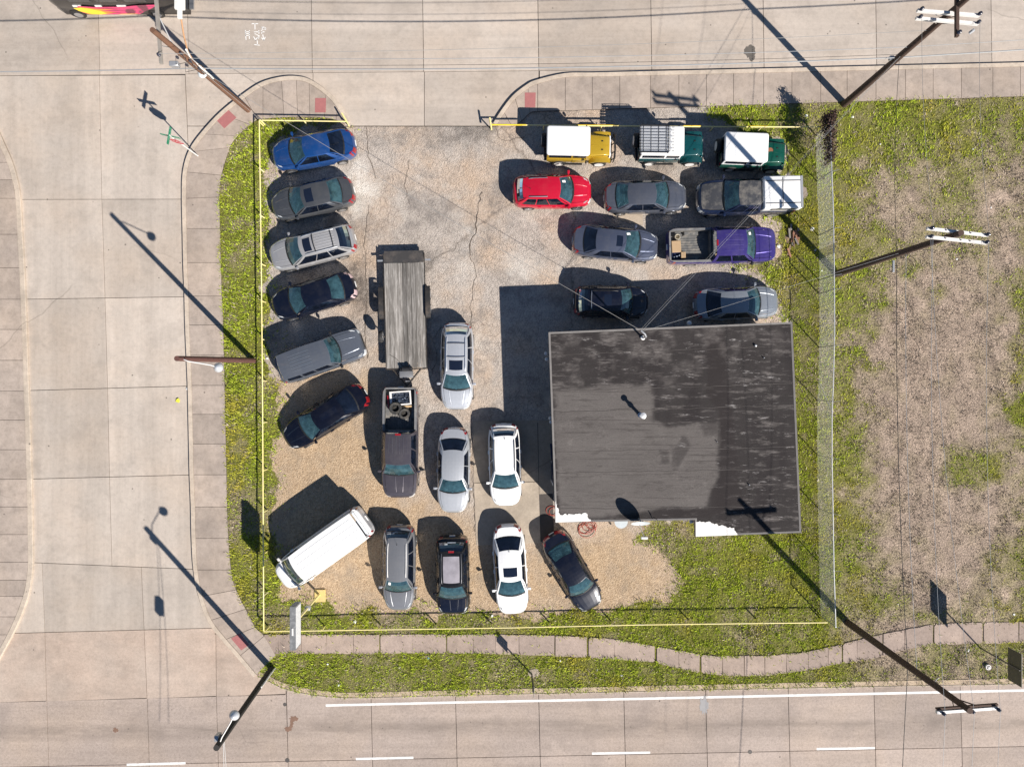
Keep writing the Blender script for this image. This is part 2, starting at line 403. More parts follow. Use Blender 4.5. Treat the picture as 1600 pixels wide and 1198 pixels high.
nx = [840, 883, 925, 968, 1016, 1060, 1103, 1145, 1192, 1236, 1281, 1322, 1367, 1413, 1456, 1500, 1549, 1592, 1636, 1680, 1724, 1768, 1812, 1856, 1900, 1944, 1990]
NP = [((776, 197), (779, 199)), ((788, 178), (800, 199)), ((805, 156), (815, 190)), ((825, 140), (828, 178))]
NP += [((x, 122.5 - (x - 883) * .0235 + (9 if x == 840 else 0)), (x, 174 - (x - 883) * .031)) for x in nx]
NO = smooth_line([p[0] for p in NP], K); NI = smooth_line([p[1] for p in NP], K)
kerb('kerb_north', NO, .24, 1)
side_n = bed([*NO[1:], *reversed(NI[1:])], .085, 'sidewalk_north')
for i in range(len(NP) - 1):
    slab([tuple(p) for p in NO[i * K:(i + 1) * K + 1] + list(reversed(NI[i * K:(i + 1) * K + 1]))], WALK, .13, .012, 'paving_slab', side_n)
# far west sidewalk
LP = [(-8, 205), (3, 230), (14, 255), (22, 282), (27, 311), (30, 367), (33, 419), (35, 468), (37, 515), (38.5, 563), (40, 611), (42, 656), (43, 702), (44.5, 748), (45.5, 791), (46, 834), (46.5, 877), (44, 905), (39, 930), (27, 962), (14, 990), (-8, 1030)]
kl = smooth_line(LP, 3); kerb("kerb_far_west", kl, .27, 1)
slab([(292.6, 197.4), (420, 197.4), (400, 311), (297, 311)], CONC_Y)
side_l = bed([(p.x, p.y) for p in kl] + [(-130, 1030), (-130, 205)], .085, 'sidewalk_far_west')
for a, b in zip(LP[:-1], LP[1:]):
    slab([(-58, a[1]), (a[0], a[1]), (b[0], b[1]), (-58, b[1])], WALK, .13, .012, 'paving_slab', side_l)
tag(MB().sheet([(-70, -18), (W(-57, 0)[0], -18), (W(-57, 0)[0], 14.2), (-70, 14.2)], .1).build('far_west_ground', bpy.data.materials['distant_dry_grass']), kind='structure')
# south path, old slabs with wide weedy gaps
ST = [(412, 990), (555, 990), (700, 989.5), (800, 990), (870, 991), (920, 994), (960, 997), (1030, 1009), (1095, 1021), (1120, 1023.5), (1200, 1023), (1260, 1017), (1310, 1006), (1360, 993), (1400, 985), (1450, 975), (1500, 971.5), (1600, 970), (2000, 962)]
SB = [(412, 1020), (550, 1020), (700, 1019), (800, 1021), (900, 1025), (930, 1027), (1020, 1033), (1090, 1050), (1150, 1055), (1200, 1054), (1260, 1046), (1310, 1036), (1360, 1028), (1420, 1012), (1460, 1005.5), (1600, 1003), (2000, 995)]
path = MB().sheet(px([(415, 992), (800, 992), (800, 1018), (420, 1018)]), .02).build('footpath_south', M('path_soil', (.16, .125, .085), .95)); tag(path, kind='structure')
sj = [(414, 0), (436, 0), (472, 0), (511, 0), (553, 1), (594, 4), (645, 0), (698, 3), (740, 0), (774, 0), (811, 1), (867, 2), (918, 5), (960, 0), (1024, 6), (1060, 0), (1094, 5), (1128, 1), (1162, 1), (1194, 1), (1228, 0), (1262, 1), (1293, 0), (1315, 4), (1338, 0), (1378, 2), (1412, 1), (1457, 4), (1500, 0), (1534, 5), (1590, 2), (1640, 0), (1700, 3), (1760, 1), (1830, 2), (1900, 0), (1990, 0)]
for (a, ga), (b, gb) in zip(sj[:-1], sj[1:]):
    a2, b2 = a + ga / 4, b - gb / 4
    r = random.Random(a); q = []
    ta, tb, ba, bb = ylerp(ST, a2), ylerp(ST, b2), ylerp(SB, a2), ylerp(SB, b2)
    ca, cb = (3 if ga > 2 else .3), (3 if gb > 2 else .3); j = lambda: r.uniform(-1.1, 1.1)
    xs_ = [lerp(a2 + ca, b2 - cb, k / 5) for k in range(6)]
    q = [(x, ylerp(ST, x) + j() * (.6 if 0 < k < 5 else .3)) for k, x in enumerate(xs_)] + [(b2, tb + ca), (b2 + j() * .4, bb - cb)] + [(x, ylerp(SB, x) + j() * (.6 if 0 < k < 5 else .3)) for k, x in reversed(list(enumerate(xs_)))] + [(a2, ba - ca), (a2 + j() * .4, ta + ca)]
    slab(q, WALK2, .105 + r.uniform(-.008, .008), .008, 'path_slab', path)
# verge edging between grass and bottom road
VE = [(404, 1056), (418, 1062), (440, 1073), (470, 1081), (510, 1087), (560, 1089), (700, 1085.5), (1000, 1079), (1300, 1072.5), (1600, 1067), (2000, 1058)]
kv = smooth_line(VE, 4); kerb('kerb_south', list(reversed(kv)), .05, 1, .07)
tag(MB().add([W3(p.x, p.y - dy, zz) for p in kv for dy, zz in ((0, .072), (7.5, .078))], [(2 * i, 2 * i + 2, 2 * i + 3, 2 * i + 1) for i in range(len(kv) - 1)]).build('verge_edging', M('sandy_edging', (.46, .36, .26), .95, var=.2, vs_=5, dirt=(.2, .16, .09), dirt_amt=.6, ds=1.5)), kind='structure')
ADA = M('brick_red_tactile', (.36, .135, .13), .8, var=.15, bump=.5, bs=60)
for q in ([(357, 172), (369.5, 184), (350.5, 201), (339, 189)], [(492.5, 153.5), (509.5, 153.5), (509, 176), (492, 176)], [(820, 145), (837, 145), (836.5, 168), (820, 168)], [(375, 989), (389, 1007), (377, 1015.5), (361, 997)]):
    o = MB().prism(px(q, .13), .13, .136).build('tactile_paving', ADA, side_n if q[0][0] > 700 else side_w)

# ---------------------------------------------------------------- ground of the lot and the field
def vnoise(x, y, scale, seed, octv=4):
    out = np.zeros_like(x); amp = 1; tot = 0
    for o in range(octv):
        g = np.random.default_rng(seed * 31 + o).random((256, 256)); u, v = x * scale * 2 ** o + 500, y * scale * 2 ** o + 500
        iu, iv = np.floor(u).astype(int), np.floor(v).astype(int); fu, fv = u - iu, v - iv
        fu, fv = fu * fu * (3 - 2 * fu), fv * fv * (3 - 2 * fv)
        a, b, c, d = g[iu % 256, iv % 256], g[(iu + 1) % 256, iv % 256], g[iu % 256, (iv + 1) % 256], g[(iu + 1) % 256, (iv + 1) % 256]
        out += amp * ((a * (1 - fu) + b * fu) * (1 - fv) + (c * (1 - fu) + d * fu) * fv); tot += amp; amp *= .55
    return out / tot
def inpoly(x, y, poly):
    r = np.zeros(x.shape, bool); n = len(poly)
    for i in range(n):
        (xa, ya), (xb, yb) = poly[i], poly[(i + 1) % n]
        if ya == yb: continue
        c = ((ya > y) != (yb > y)) & (x < (xb - xa) * (y - ya) / (yb - ya) + xa); r ^= c
    return r
def soft(x, y, polys, warp=.5, rad=.35):
    """share of jittered, noise-warped samples that fall inside the pixel polygons (ragged natural edge)"""
    wx = x + (vnoise(x, y, 1.1, 5, 3) - .5) * warp * 2; wy = y + (vnoise(x, y, 1.1, 6, 3) - .5) * warp * 2
    acc = np.zeros_like(x)
    offs = [(0, 0), (rad, 0), (-rad, 0), (0, rad), (0, -rad), (rad * .6, rad * .6), (-rad * .6, -rad * .6)]
    for dx, dy in offs:
        m = np.zeros(x.shape, bool)
        for p in polys: m |= inpoly(wx + dx, wy + dy, [W(*q) for q in p])
        acc += m
    return acc / len(offs)
G_GRASS = [
    [(330, 300), (352, 225), (400, 175), (545, 178), (548, 196), (470, 199), (428, 212), (417, 260), (422, 330), (416, 420), (420, 500), (418, 560), (428, 640), (424, 700), (430, 760), (424, 830), (440, 880), (430, 930), (470, 935), (540, 955), (700, 962), (800, 964), (900, 955), (1010, 946), (1060, 932), (1075, 905), (1040, 870), (1005, 840), (1008, 812), (1090, 805), (1250, 820), (1320, 830), (1320, 1100), (380, 1100), (330, 900)],
    [(1095, 160), (1320, 160), (1320, 850), (1240, 850), (1230, 495), (1212, 480), (1205, 450), (1180, 425), (1130, 415), (1215, 405), (1213, 352), (1195, 338), (1246, 336), (1246, 275), (1200, 275), (1228, 255), (1226, 210), (1140, 200)],
    [(1285, 140), (2050, 140), (2050, 1100), (1285, 1100)],
    [(380, 1015), (2050, 1000), (2050, 1095), (380, 1095)]]
G_DRY = [[(1345, 570), (1375, 470), (1410, 400), (1470, 360), (1540, 400), (1590, 470), (1575, 620), (1590, 700), (1640, 780), (1560, 860), (1550, 920), (1560, 965), (1420, 965), (1375, 900), (1350, 830), (1335, 700)],
         [(1345, 250), (1420, 260), (1480, 340), (1400, 380), (1340, 330)], [(1490, 215), (1600, 240), (1700, 300), (1700, 400), (1560, 320)], [(1640, 450), (1900, 400), (1980, 800), (1700, 900)]]
G_GREEN2 = [[(1475, 705), (1500, 700), (1570, 710), (1575, 740), (1530, 765), (1480, 755)], [(1575, 620), (1620, 620), (1620, 670), (1585, 660)], [(1415, 410), (1440, 405), (1435, 430), (1415, 425)], [(1450, 450), (1480, 450), (1470, 480), (1450, 475)]]
G_GRAVEL = [[(415, 590), (470, 585), (590, 575), (600, 660), (660, 780), (735, 800), (760, 860), (840, 845), (900, 830), (1000, 820), (1090, 880), (1080, 950), (980, 970), (405, 975)]]
def lot_fields(x, y):
    g = .6 * soft(x, y, G_GRASS, .6, .3) + .4 * soft(x, y, G_GRASS, 1.1, .7)
    d = .5 * soft(x, y, G_DRY, 1.8, .9) + .5 * soft(x, y, G_DRY, 2.6, 2.2); d2 = soft(x, y, G_GREEN2, .6, .4)
    xr = (x * S + CX); yr = (CY - y * S)
    n = vnoise(x, y, .35, 9, 5); n2 = vnoise(x, y, 1.3, 12, 4)
    field = np.clip((xr - 1300) / 90, 0, 1)
    base = np.clip((n - .44) * 3.2, 0, 1) * .75 * field + np.clip((n2 - .54) * 3.2, 0, 1) * .45 + np.clip((vnoise(x, y, .28, 66, 4) - .52) * 4, 0, 1) * .35
    top = np.clip((330 - yr) / 200, 0, 1) * field
    dry = np.clip(np.maximum(base * (1 - .45 * top), d * (.65 + n2 * .7)) - d2 * .75, 0, 1)
    vg = ((yr > 1000) & (xr > 400)); dry = np.where(vg, dry * .8, dry)
    thin = np.clip((n2 - .56) * 5, 0, 1) * .6
    v = .5 * soft(x, y, G_GRAVEL, 1.2, .8) + .5 * soft(x, y, G_GRAVEL, 1.5, 2.0)
    return g, dry, v, thin
def tracks(x, y):
    # mower and wheel tracks sweeping round the dry middle of the field
    r = np.hypot((x - 14.0), (y + 4.0) * .7) + (vnoise(x, y, .3, 52, 4) - .5) * 1.6
    return np.clip((vnoise(r, r * 0, 3.1, 53, 2) - .5) * 3.0 * np.clip((vnoise(x, y, .22, 55, 3) - .32) * 2.2, 0, 1) + (vnoise(x, y, 1.5, 54, 4) - .5) * 2.0, -1, 1)
ISL = [tuple(p) for p in reversed(WO)]
isl = [(541, 198)] + [tuple(p) for p in reversed(WO)] + [tuple(p) for p in kv] + [(2000, 100)] + [tuple(p) for p in reversed(NO)] + [(776, 198)]
islw = [W(*p) for p in isl]
st = .16; gx = np.arange(-19.4, 44.5, st); gy = np.arange(-18.6, 18.8, st)
XX, YY = np.meshgrid(gx, gy, indexing='ij'); ok = inpoly(XX, YY, islw)
# push the rim row out to the kerb by keeping every cell that touches the polygon
cell = ok[:-1, :-1] | ok[1:, :-1] | ok[:-1, 1:] | ok[1:, 1:]
cell &= ok[:-1, :-1] & ok[1:, :-1] & ok[:-1, 1:] & ok[1:, 1:]
used = np.zeros_like(ok); used[:-1, :-1] |= cell; used[1:, :-1] |= cell; used[:-1, 1:] |= cell; used[1:, 1:] |= cell
idx = -np.ones(ok.shape, int); idx[used] = np.arange(used.sum())
vx, vy = XX[used], YY[used]
fg, fd, fv, fth = lot_fields(vx, vy)
vz = .03 + .03 * fg + (vnoise(vx, vy, .8, 3, 3) - .5) * .05 * fg + (vnoise(vx, vy, .5, 4, 3) - .5) * .02
ci, cj = np.nonzero(cell)
F = np.stack([idx[ci, cj], idx[ci + 1, cj], idx[ci + 1, cj + 1], idx[ci, cj + 1]], 1)
me = bpy.data.meshes.new('lot_ground'); me.from_pydata(np.stack([vx, vy, vz], 1).tolist(), [], F.tolist()); me.shade_smooth()
def fattr(me, name, arr):
    a = me.attributes.new(name, 'FLOAT', 'POINT'); a.data.foreach_set('value', np.ascontiguousarray(arr, dtype=np.float32))
for nme, arr in (('grass', fg), ('dry', fd), ('gravel', fv)): fattr(me, nme, arr)
wsp = soft(vx, vy, [[(552, 255), (575, 262), (590, 285), (575, 325), (552, 315), (545, 285)]], .8, .6)
blk = soft(vx, vy, [[(545, 400), (575, 410), (585, 470), (560, 500), (545, 455)], [(635, 200), (760, 196), (770, 210), (690, 215)], [(560, 340), (580, 350), (575, 372), (556, 365)], [(728, 230), (745, 232), (742, 245), (728, 243)]], .9, .6)
lgt = soft(vx, vy, [[(700, 240), (722, 240), (722, 255), (700, 255)], [(720, 390), (745, 400), (740, 440), (722, 430)], [(790, 400), (840, 400), (850, 430), (800, 440)]], .8, .5)
fattr(me, 'track', tracks(vx, vy)); fattr(me, 'white', np.maximum(wsp, lgt * .45)); fattr(me, 'black', blk)
me.update(); lot = bpy.data.objects.new('lot_ground', me); COL.objects.link(lot); tag(lot, kind='structure')
m, nt, p = newmat('lot_surface'); co = objco(nt)
at = lambda n: nd(nt, "ShaderNodeAttribute", {'attribute_name': n}).outputs['Fac']
# worn asphalt
asp = mixc(nt, (.31, .268, .235), (.53, .468, .415), noise(nt, objco(nt, (.5, .5, .5)), 1, 6, .65))
asp = mixc(nt, asp, (.50, .36, .25), ramp(nt, noise(nt, objco(nt, (.3, .3, .3), loc=(4, 1, 0)), 1, 5), [(.46, 0), (.68, .7)]))
agg = nd(nt, "ShaderNodeTexVoronoi", None, Vector=co, Scale=16.0)
asp = mixc(nt, asp, ramp(nt, agg.outputs['Color'], [(.1, .74), (.5, 1.0), (.9, 1.18)]), 1, 'MULTIPLY')
wco = mixc(nt, co, nd(nt, "ShaderNodeTexNoise", None, Vector=co, Scale=2.5, Detail=4.0).outputs[1], .16)
ck = nd(nt, "ShaderNodeTexVoronoi", {'feature': 'DISTANCE_TO_EDGE'}, Vector=wco, Scale=3.4).outputs['Distance']
ckm = math_(nt, 'MULTIPLY', ramp(nt, ck, [(.0, .6), (.05, 0)]), ramp(nt, noise(nt, objco(nt, (.35, .35, .35), loc=(7, 7, 0)), 1, 4), [(.38, .15), (.6, 1)]))
ck2 = nd(nt, "ShaderNodeTexVoronoi", {'feature': 'DISTANCE_TO_EDGE'}, Vector=mixc(nt, co, nd(nt, "ShaderNodeTexNoise", None, Vector=co, Scale=.7, Detail=8.0, Roughness=.65).outputs[1], .55), Scale=.13).outputs['Distance']
asp = mixc(nt, asp, (.12, .10, .085), ckm); asp = mixc(nt, asp, (.10, .08, .065), ramp(nt, ck2, [(.0, .55), (.005, 0)]))
dk = ramp(nt, noise(nt, objco(nt, (.45, .45, .45), loc=(1, 9, 0)), 1, 6, .7), [(.50, 0), (.70, .8)])
asp = mixc(nt, asp, (.15, .135, .125), dk)
gp = nd(nt, "ShaderNodeTexVoronoi", None, Vector=co, Scale=14.0)
grv = mixc(nt, (.30, .205, .125), (.56, .42, .28), gp.outputs['Color'])
grv = mixc(nt, grv, (.26, .22, .18), ramp(nt, noise(nt, objco(nt, (.5, .5, .5), loc=(2, 3, 0)), 1, 5, .65), [(.5, 0), (.75, .7)]))
dust = ramp(nt, noise(nt, objco(nt, (.6, .6, .6), loc=(13, 5, 0)), 1, 6, .7), [(.56, 0), (.76, .55)])
asp = mixc(nt, asp, (.60, .55, .49), dust)
rut = ramp(nt, noise(nt, objco(nt, (1.6, .12, 1), rot=(0, 0, .25)), 1, 4, .6), [(.5, 0), (.7, .4)]); grv = mixc(nt, grv, (.30, .235, .165), rut)
c = mixc(nt, asp, grv, at('gravel'))
c = mixc(nt, c, (.74, .70, .64), math_(nt, 'MULTIPLY', at('white'), ramp(nt, noise(nt, co, 5, 5, .7), [(.3, .2), (.6, 1)])))
c = mixc(nt, c, (.09, .075, .065), math_(nt, 'MULTIPLY', at('black'), ramp(nt, noise(nt, co, 6, 5, .75), [(.3, .1), (.52, .9)])))
soil = mixc(nt, (.165, .165, .035), (.42, .325, .255), at('dry'))
soil = mixc(nt, soil, ramp(nt, noise(nt, co, 11, 5, .8), [(.3, .3), (.7, 1.5)]), 1, 'MULTIPLY')
soil = mixc(nt, soil, ramp(nt, math_(nt, 'ADD', math_(nt, 'MULTIPLY', at('track'), .5), .5), [(0, .62), (1, 1.12)]), at('dry'), 'MULTIPLY')
c = mixc(nt, c, soil, ramp(nt, math_(nt, 'ADD', at('grass'), math_(nt, 'MULTIPLY', math_(nt, 'SUBTRACT', noise(nt, co, 6, 4), .5), .8)), [(.4, 0), (.6, 1)]))
nt.links.new(c, p.inputs['Base Color']); p.inputs['Roughness'].default_value = .93; p.inputs['Specular IOR Level'].default_value = .2
b = nd(nt, "ShaderNodeBump", None, Strength=.9, Distance=.03, Height=math_(nt, 'ADD', agg.outputs['Distance'], noise(nt, co, 12, 5, .7)))
nt.links.new(b.outputs[0], p.inputs['Normal']); me.materials.append(m)

# grass blades: nobody could count them
def blades(name, x0, x1, y0, y1, dens, label, seed):
    rng = np.random.default_rng(seed); n = int((x1 - x0) * (y1 - y0) * dens)
    x = rng.uniform(x0, x1, n); y = rng.uniform(y0, y1, n)
    # clumping
    cl = vnoise(x, y, 2.6, seed + 3, 3)
    g, d, v, th = lot_fields(x, y)
    keep = inpoly(x, y, islw) & (rng.random(n) < g * (.35 + 1.1 * np.clip((cl - .3) * 2, 0, 1)) * (1 - .45 * th))
    # keep clear of the paths, but let blades lean over their edges
    jx, jy = x + rng.normal(0, .05, n), y + rng.normal(0, .05, n); wi = [W(*p) for p in [*[tuple(p) for p in WO], *reversed([(p[0] - 1.2, p[1]) for p in WI])]]
    keep &= ~inpoly(jx, jy, wi)
    keep &= ~inpoly(jx, jy, [W(*q) for q in [*[tuple(p) for p in NO], *reversed([(p[0], p[1] - 1.2) for p in NI])]])
    sp = [(a_, b_ + 1.6) for a_, b_ in ST] + [(a_, b_ - 1.6) for a_, b_ in SB[::-1]]; keep &= ~(inpoly(jx, jy, [W(*q) for q in sp]) & (rng.random(n) < .985))
    keep &= ~inpoly(x, y, [W(*q) for q in [(868, 530), (1238, 503), (1250, 830), (1087, 838), (1086, 812), (868, 816)]])
    edge = inpoly(x, y, [W(*p) for p in [*[tuple(p) for p in WO], *reversed([tuple(p) for p in WI])]]) | inpoly(x, y, [W(*q) for q in [*[tuple(p) for p in NO], *reversed([tuple(p) for p in NI])]]) | inpoly(x, y, [W(*q) for q in ST + SB[::-1]])
    x, y, g, d, cl, edge = x[keep], y[keep], g[keep], d[keep], cl[keep], edge[keep]; n = len(x)
    h = (.05 + .12 * rng.random(n)) * (.4 + 1.3 * cl) * (1 - .45 * d); wdt = .012 + .016 * rng.random(n)
    a = rng.uniform(0, 2 * np.pi, n); ln = h * (.4 + .9 * rng.random(n)); z = np.where(edge, .10, .045)
    dx, dy = np.cos(a), np.sin(a); bx_, by_ = -dy * wdt, dx * wdt
    V = np.empty((n, 3, 3)); V[:, 0] = np.stack([x - bx_, y - by_, z], 1); V[:, 1] = np.stack([x + bx_, y + by_, z], 1); V[:, 2] = np.stack([x + dx * ln, y + dy * ln, z + h], 1)
    me = bpy.data.meshes.new(name); me.vertices.add(3 * n); me.vertices.foreach_set('co', V.reshape(-1))
    me.loops.add(3 * n); me.loops.foreach_set('vertex_index', np.arange(3 * n)); me.polygons.add(n); me.polygons.foreach_set('loop_start', np.arange(0, 3 * n, 3))
    me.update(calc_edges=True)
    isdry = rng.random(n) < np.clip(d * 1.15 + .08, 0, 1); t = rng.random(n)[:, None]
    gr = (np.array([.175, .245, .014]) * (1 - t) + np.array([.46, .53, .045]) * t) * (.6 + .9 * vnoise(x, y, 3.5, 71, 3))[:, None]
    yl = vnoise(x, y, .5, 44, 3)[:, None]; gr = gr * (1 - np.clip((yl - .5) * 2.5, 0, .8)) + np.array([.50, .40, .06]) * np.clip((yl - .5) * 2.5, 0, .8)
    dr = np.array([.17, .125, .095]) * (1 - t) + np.array([.60, .50, .40]) * t
    dr = dr * (.86 + .24 * tracks(x, y))[:, None]; c = np.where(isdry[:, None], dr, gr); c4 = np.ones((n, 3, 4), np.float32); c4[:, :, :3] = c[:, None, :]
    ca = me.attributes.new('tint', 'FLOAT_COLOR', 'POINT'); ca.data.foreach_set('color', c4.reshape(-1))
    o = bpy.data.objects.new(name, me); COL.objects.link(o); me.materials.append(GRASSM)
    tag(o, label, 'grass', kind='stuff'); return n
GRASSM, nt, p = newmat('grass_blades')
nt.links.new(nd(nt, "ShaderNodeAttribute", {'attribute_name': 'tint'}).outputs['Color'], p.inputs['Base Color']); p.inputs['Roughness'].default_value = .7; p.inputs['Specular IOR Level'].default_value = .2
nb = blades('grass_strip', -17.6, -8.0, -14.9, 15.8, 420, 'short green grass strip along the left sidewalk and yellow rail', 1)
nb += blades('grass_yard', -8.0, 18.3, -14.9, 16.3, 420, 'patchy lawn inside the chain-link fence behind the flat-roofed building', 2)
nb += blades('grass_verge', -15, 31.5, -18.2, -14.9, 420, 'green verge between the worn footpath and the bottom road', 3)
nb += blades('grass_field', 18.3, 32.0, -14.9, 16.6, 300, 'mown green and straw-coloured grass field right of the chain-link fence', 4)
print('blades', nb)

# long cracks and worn seams across the lot
def crack(pts, w, seed):
    r = random.Random(seed); P_ = [Vector(W(*p)) for p in pts]; line = []
    for a, b in zip(P_[:-1], P_[1:]):
        m_ = max(2, int((b - a).length / .22)); n_ = Vector((-(b - a).y, (b - a).x)).normalized()
        for k in range(m_): line.append(a + (b - a) * (k / m_) + n_ * r.uniform(-.07, .07))
    line.append(P_[-1]); mb = MB(); v = []
    for i, p_ in enumerate(line):
        d = (line[min(i + 1, len(line) - 1)] - line[max(i - 1, 0)]).normalized(); n_ = Vector((-d.y, d.x)) * w * r.uniform(.3, 1.2)
        v += [(p_.x + n_.x, p_.y + n_.y, .046), (p_.x - n_.x, p_.y - n_.y, .046)]
    mb.add(v, [(2 * i, 2 * i + 1, 2 * i + 3, 2 * i + 2) for i in range(len(line) - 1)]).build('crack', M('crack_dirt', (.12, .095, .075), .95, var=.4, vs_=8), lot)
for i, (w_, pts) in enumerate(((.020, [(573, 198), (575, 230), (574, 246), (584, 262), (588, 280)]), (.022, [(577, 320), (573, 350), (570, 385), (572, 420), (573, 450), (571, 500), (574, 560)]), (.035, [(752, 300), (746, 330), (745, 345), (742, 365), (734, 385), (735, 400)]),
        (.015, [(734, 400), (745, 425), (742, 440), (735, 480), (738, 520)]), (.018, [(690, 510), (676, 530), (683, 560), (672, 590)]), (.015, [(640, 250), (632, 290), (640, 320)]), (.018, [(738, 655), (737, 700), (740, 780), (742, 830)]), (.02, [(776, 200), (777, 215), (790, 222), (820, 214)]))): crack(pts, w_, 60 + i)
# ---------------------------------------------------------------- vehicles
def plin(pts, x):
    if x <= pts[0][0]: return pts[0][1]
    for (a, p), (b, q) in zip(pts[:-1], pts[1:]):
        if x <= b:
            t = (x - a) / (b - a); t = t * t * (3 - 2 * t) * .5 + t * .5; return lerp(p, q, t)
    return pts[-1][1]
def se(a, n): return max(0.0, 1 - min(1, abs(a)) ** n) ** (1 / n)
CUT = .925
def sep(n): return se(CUT, n)        # share of the half width where the side ends and the nose begins
TYRE_M = {}; RIM_M = {}
def wheel_meshes(r, w, style):
    key = (round(r, 2), round(w, 2), style)
    if key not in TYRE_M:
        mb = MB().lathe([(r * .62, -w / 2 + .01), (r * .9, -w / 2), (r * .98, -w / 2 + .03), (r, 0), (r * .98, w / 2 - .03), (r * .9, w / 2), (r * .64, w / 2), (r * .6, w / 2 - .04)], 28, axis='y')
        me = bpy.data.meshes.new('wheel'); me.from_pydata(mb.v, [], mb.f); me.materials.append(RUB); me.shade_smooth(); me.set_sharp_from_angle(angle=.9); TYRE_M[key] = me
        mb = MB().lathe([(r * .63, w / 2 - .005), (r * .66, w / 2 + .004), (r * .58, w / 2 - .01), (r * .55, w / 2 - .06), (.01, w / 2 - .06)], 24, axis='y')
        n = 5 if style == 0 else 6
        for k in range(n):
            t = 2 * math.pi * k / n
            for dt in ((-.12, .12) if style == 0 else (0,)):
                a = t + dt; ca, sa = math.cos(a), math.sin(a); h = .018 if style == 0 else .035; y0 = w / 2 - .012
                mb.add([(ca * .05 - sa * h, y0, sa * .05 + ca * h), (ca * .05 + sa * h, y0, sa * .05 - ca * h), (ca * r * .6 + sa * h * .8, y0 - .01, sa * r * .6 - ca * h * .8), (ca * r * .6 - sa * h * .8, y0 - .01, sa * r * .6 + ca * h * .8)], [(0, 1, 2, 3)])
        mb.lathe([(.055, w / 2 - .03), (.05, w / 2), (.01, w / 2 + .004)], 12, axis='y')
        me = bpy.data.meshes.new('rim'); me.from_pydata(mb.v, [], mb.f); me.materials.append(ALLOY if style < 2 else WHITEA); RIM_M[key] = me
    return TYRE_M[key], RIM_M[key]
def add_wheel(root, x, y, r, w=.22, style=0, name='wheel'):
    t, rm = wheel_meshes(r, w, style)
    o = bpy.data.objects.new(name, t); COL.objects.link(o); o.parent = root; o.location = (x, y, r)
    if y < 0: o.rotation_euler = (0, 0, math.pi)
    q = bpy.data.objects.new('rim', rm); COL.objects.link(q); q.parent = o
    return o

BASE = dict(W=1.84, H=1.46, sill=.22, nf=3.7, nr=4.4, top=[(0, .66), (.06, .74), (.24, .93), (.5, .95), (.85, 1.02), (.95, 1.0), (1, .93)],
            cowl=.225, rf=.40, rr=.725, rd=.885, wr=.655, bc=.22, brf=.10, brr=.08, brd=.15, wins=[(.07, .475), (.495, .84)], doors=[(.04, .475), (.485, .80)],
            r=.33, ax=(.185, .80), roofz=.05, crown=.055, bed=False, glass2=None, side=None, mir=.30, hoodc=.05, tail_u=.50, grille=.5)
def vary(**k): d = dict(BASE); d.update(k); return d
SEDAN = BASE
SUV = vary(W=1.88, H=1.72, sill=.28, nf=5, nr=7, top=[(0, .82), (.06, .92), (.24, 1.05), (.5, 1.07), (.95, 1.13), (1, 1.1)], cowl=.215, rf=.385, rr=.87, rd=.962, wr=.70, brd=.05, brr=.05,
           wins=[(.09, .36), (.39, .63), (.67, .93)], doors=[(.03, .375), (.385, .64)], r=.37, roofz=.03, wtail=1, tail_u=.62)
WAGON = vary(W=1.87, H=1.62, sill=.25, nf=3.9, nr=5.2, top=[(0, .74), (.06, .84), (.23, .98), (.5, 1.0), (.95, 1.06), (1, 1.02)], cowl=.22, rf=.40, rr=.85, rd=.965, wr=.66, brd=.06, brr=.05,
             wins=[(.07, .38), (.395, .655), (.675, .93)], doors=[(.03, .385), (.395, .65)], r=.35, roofz=.04, tail_u=.6)
VAN = vary(W=2.02, H=2.12, sill=.30, nf=4.0, nr=9, top=[(0, .88), (.06, 1.0), (.14, 1.16), (.3, 1.2), (1, 1.2)], cowl=.115, rf=.255, rr=.955, rd=.985, wr=.84, bc=.18, brf=.10, brd=.02, brr=.02,
           wins=[(.03, .19)], doors=[(.02, .20)], r=.36, ax=(.16, .78), roofz=.015, crown=.05, tail_u=.8, mir=.14, hoodc=.04)
PICK = vary(W=2.02, H=1.86, sill=.42, nf=6, nr=12, top=[(0, .95), (.05, 1.08), (.2, 1.17), (.4, 1.2), (1, 1.24)], cowl=.205, rf=.315, rr=.585, rd=.61, wr=.70, bc=.12, brf=.07, brr=.0, brd=0, bed=True,
            wins=[(.08, .50), (.54, .92)], doors=[(.02, .51), (.525, .93)], r=.40, ax=(.16, .78), roofz=.03, mir=.25, tail_u=.8)

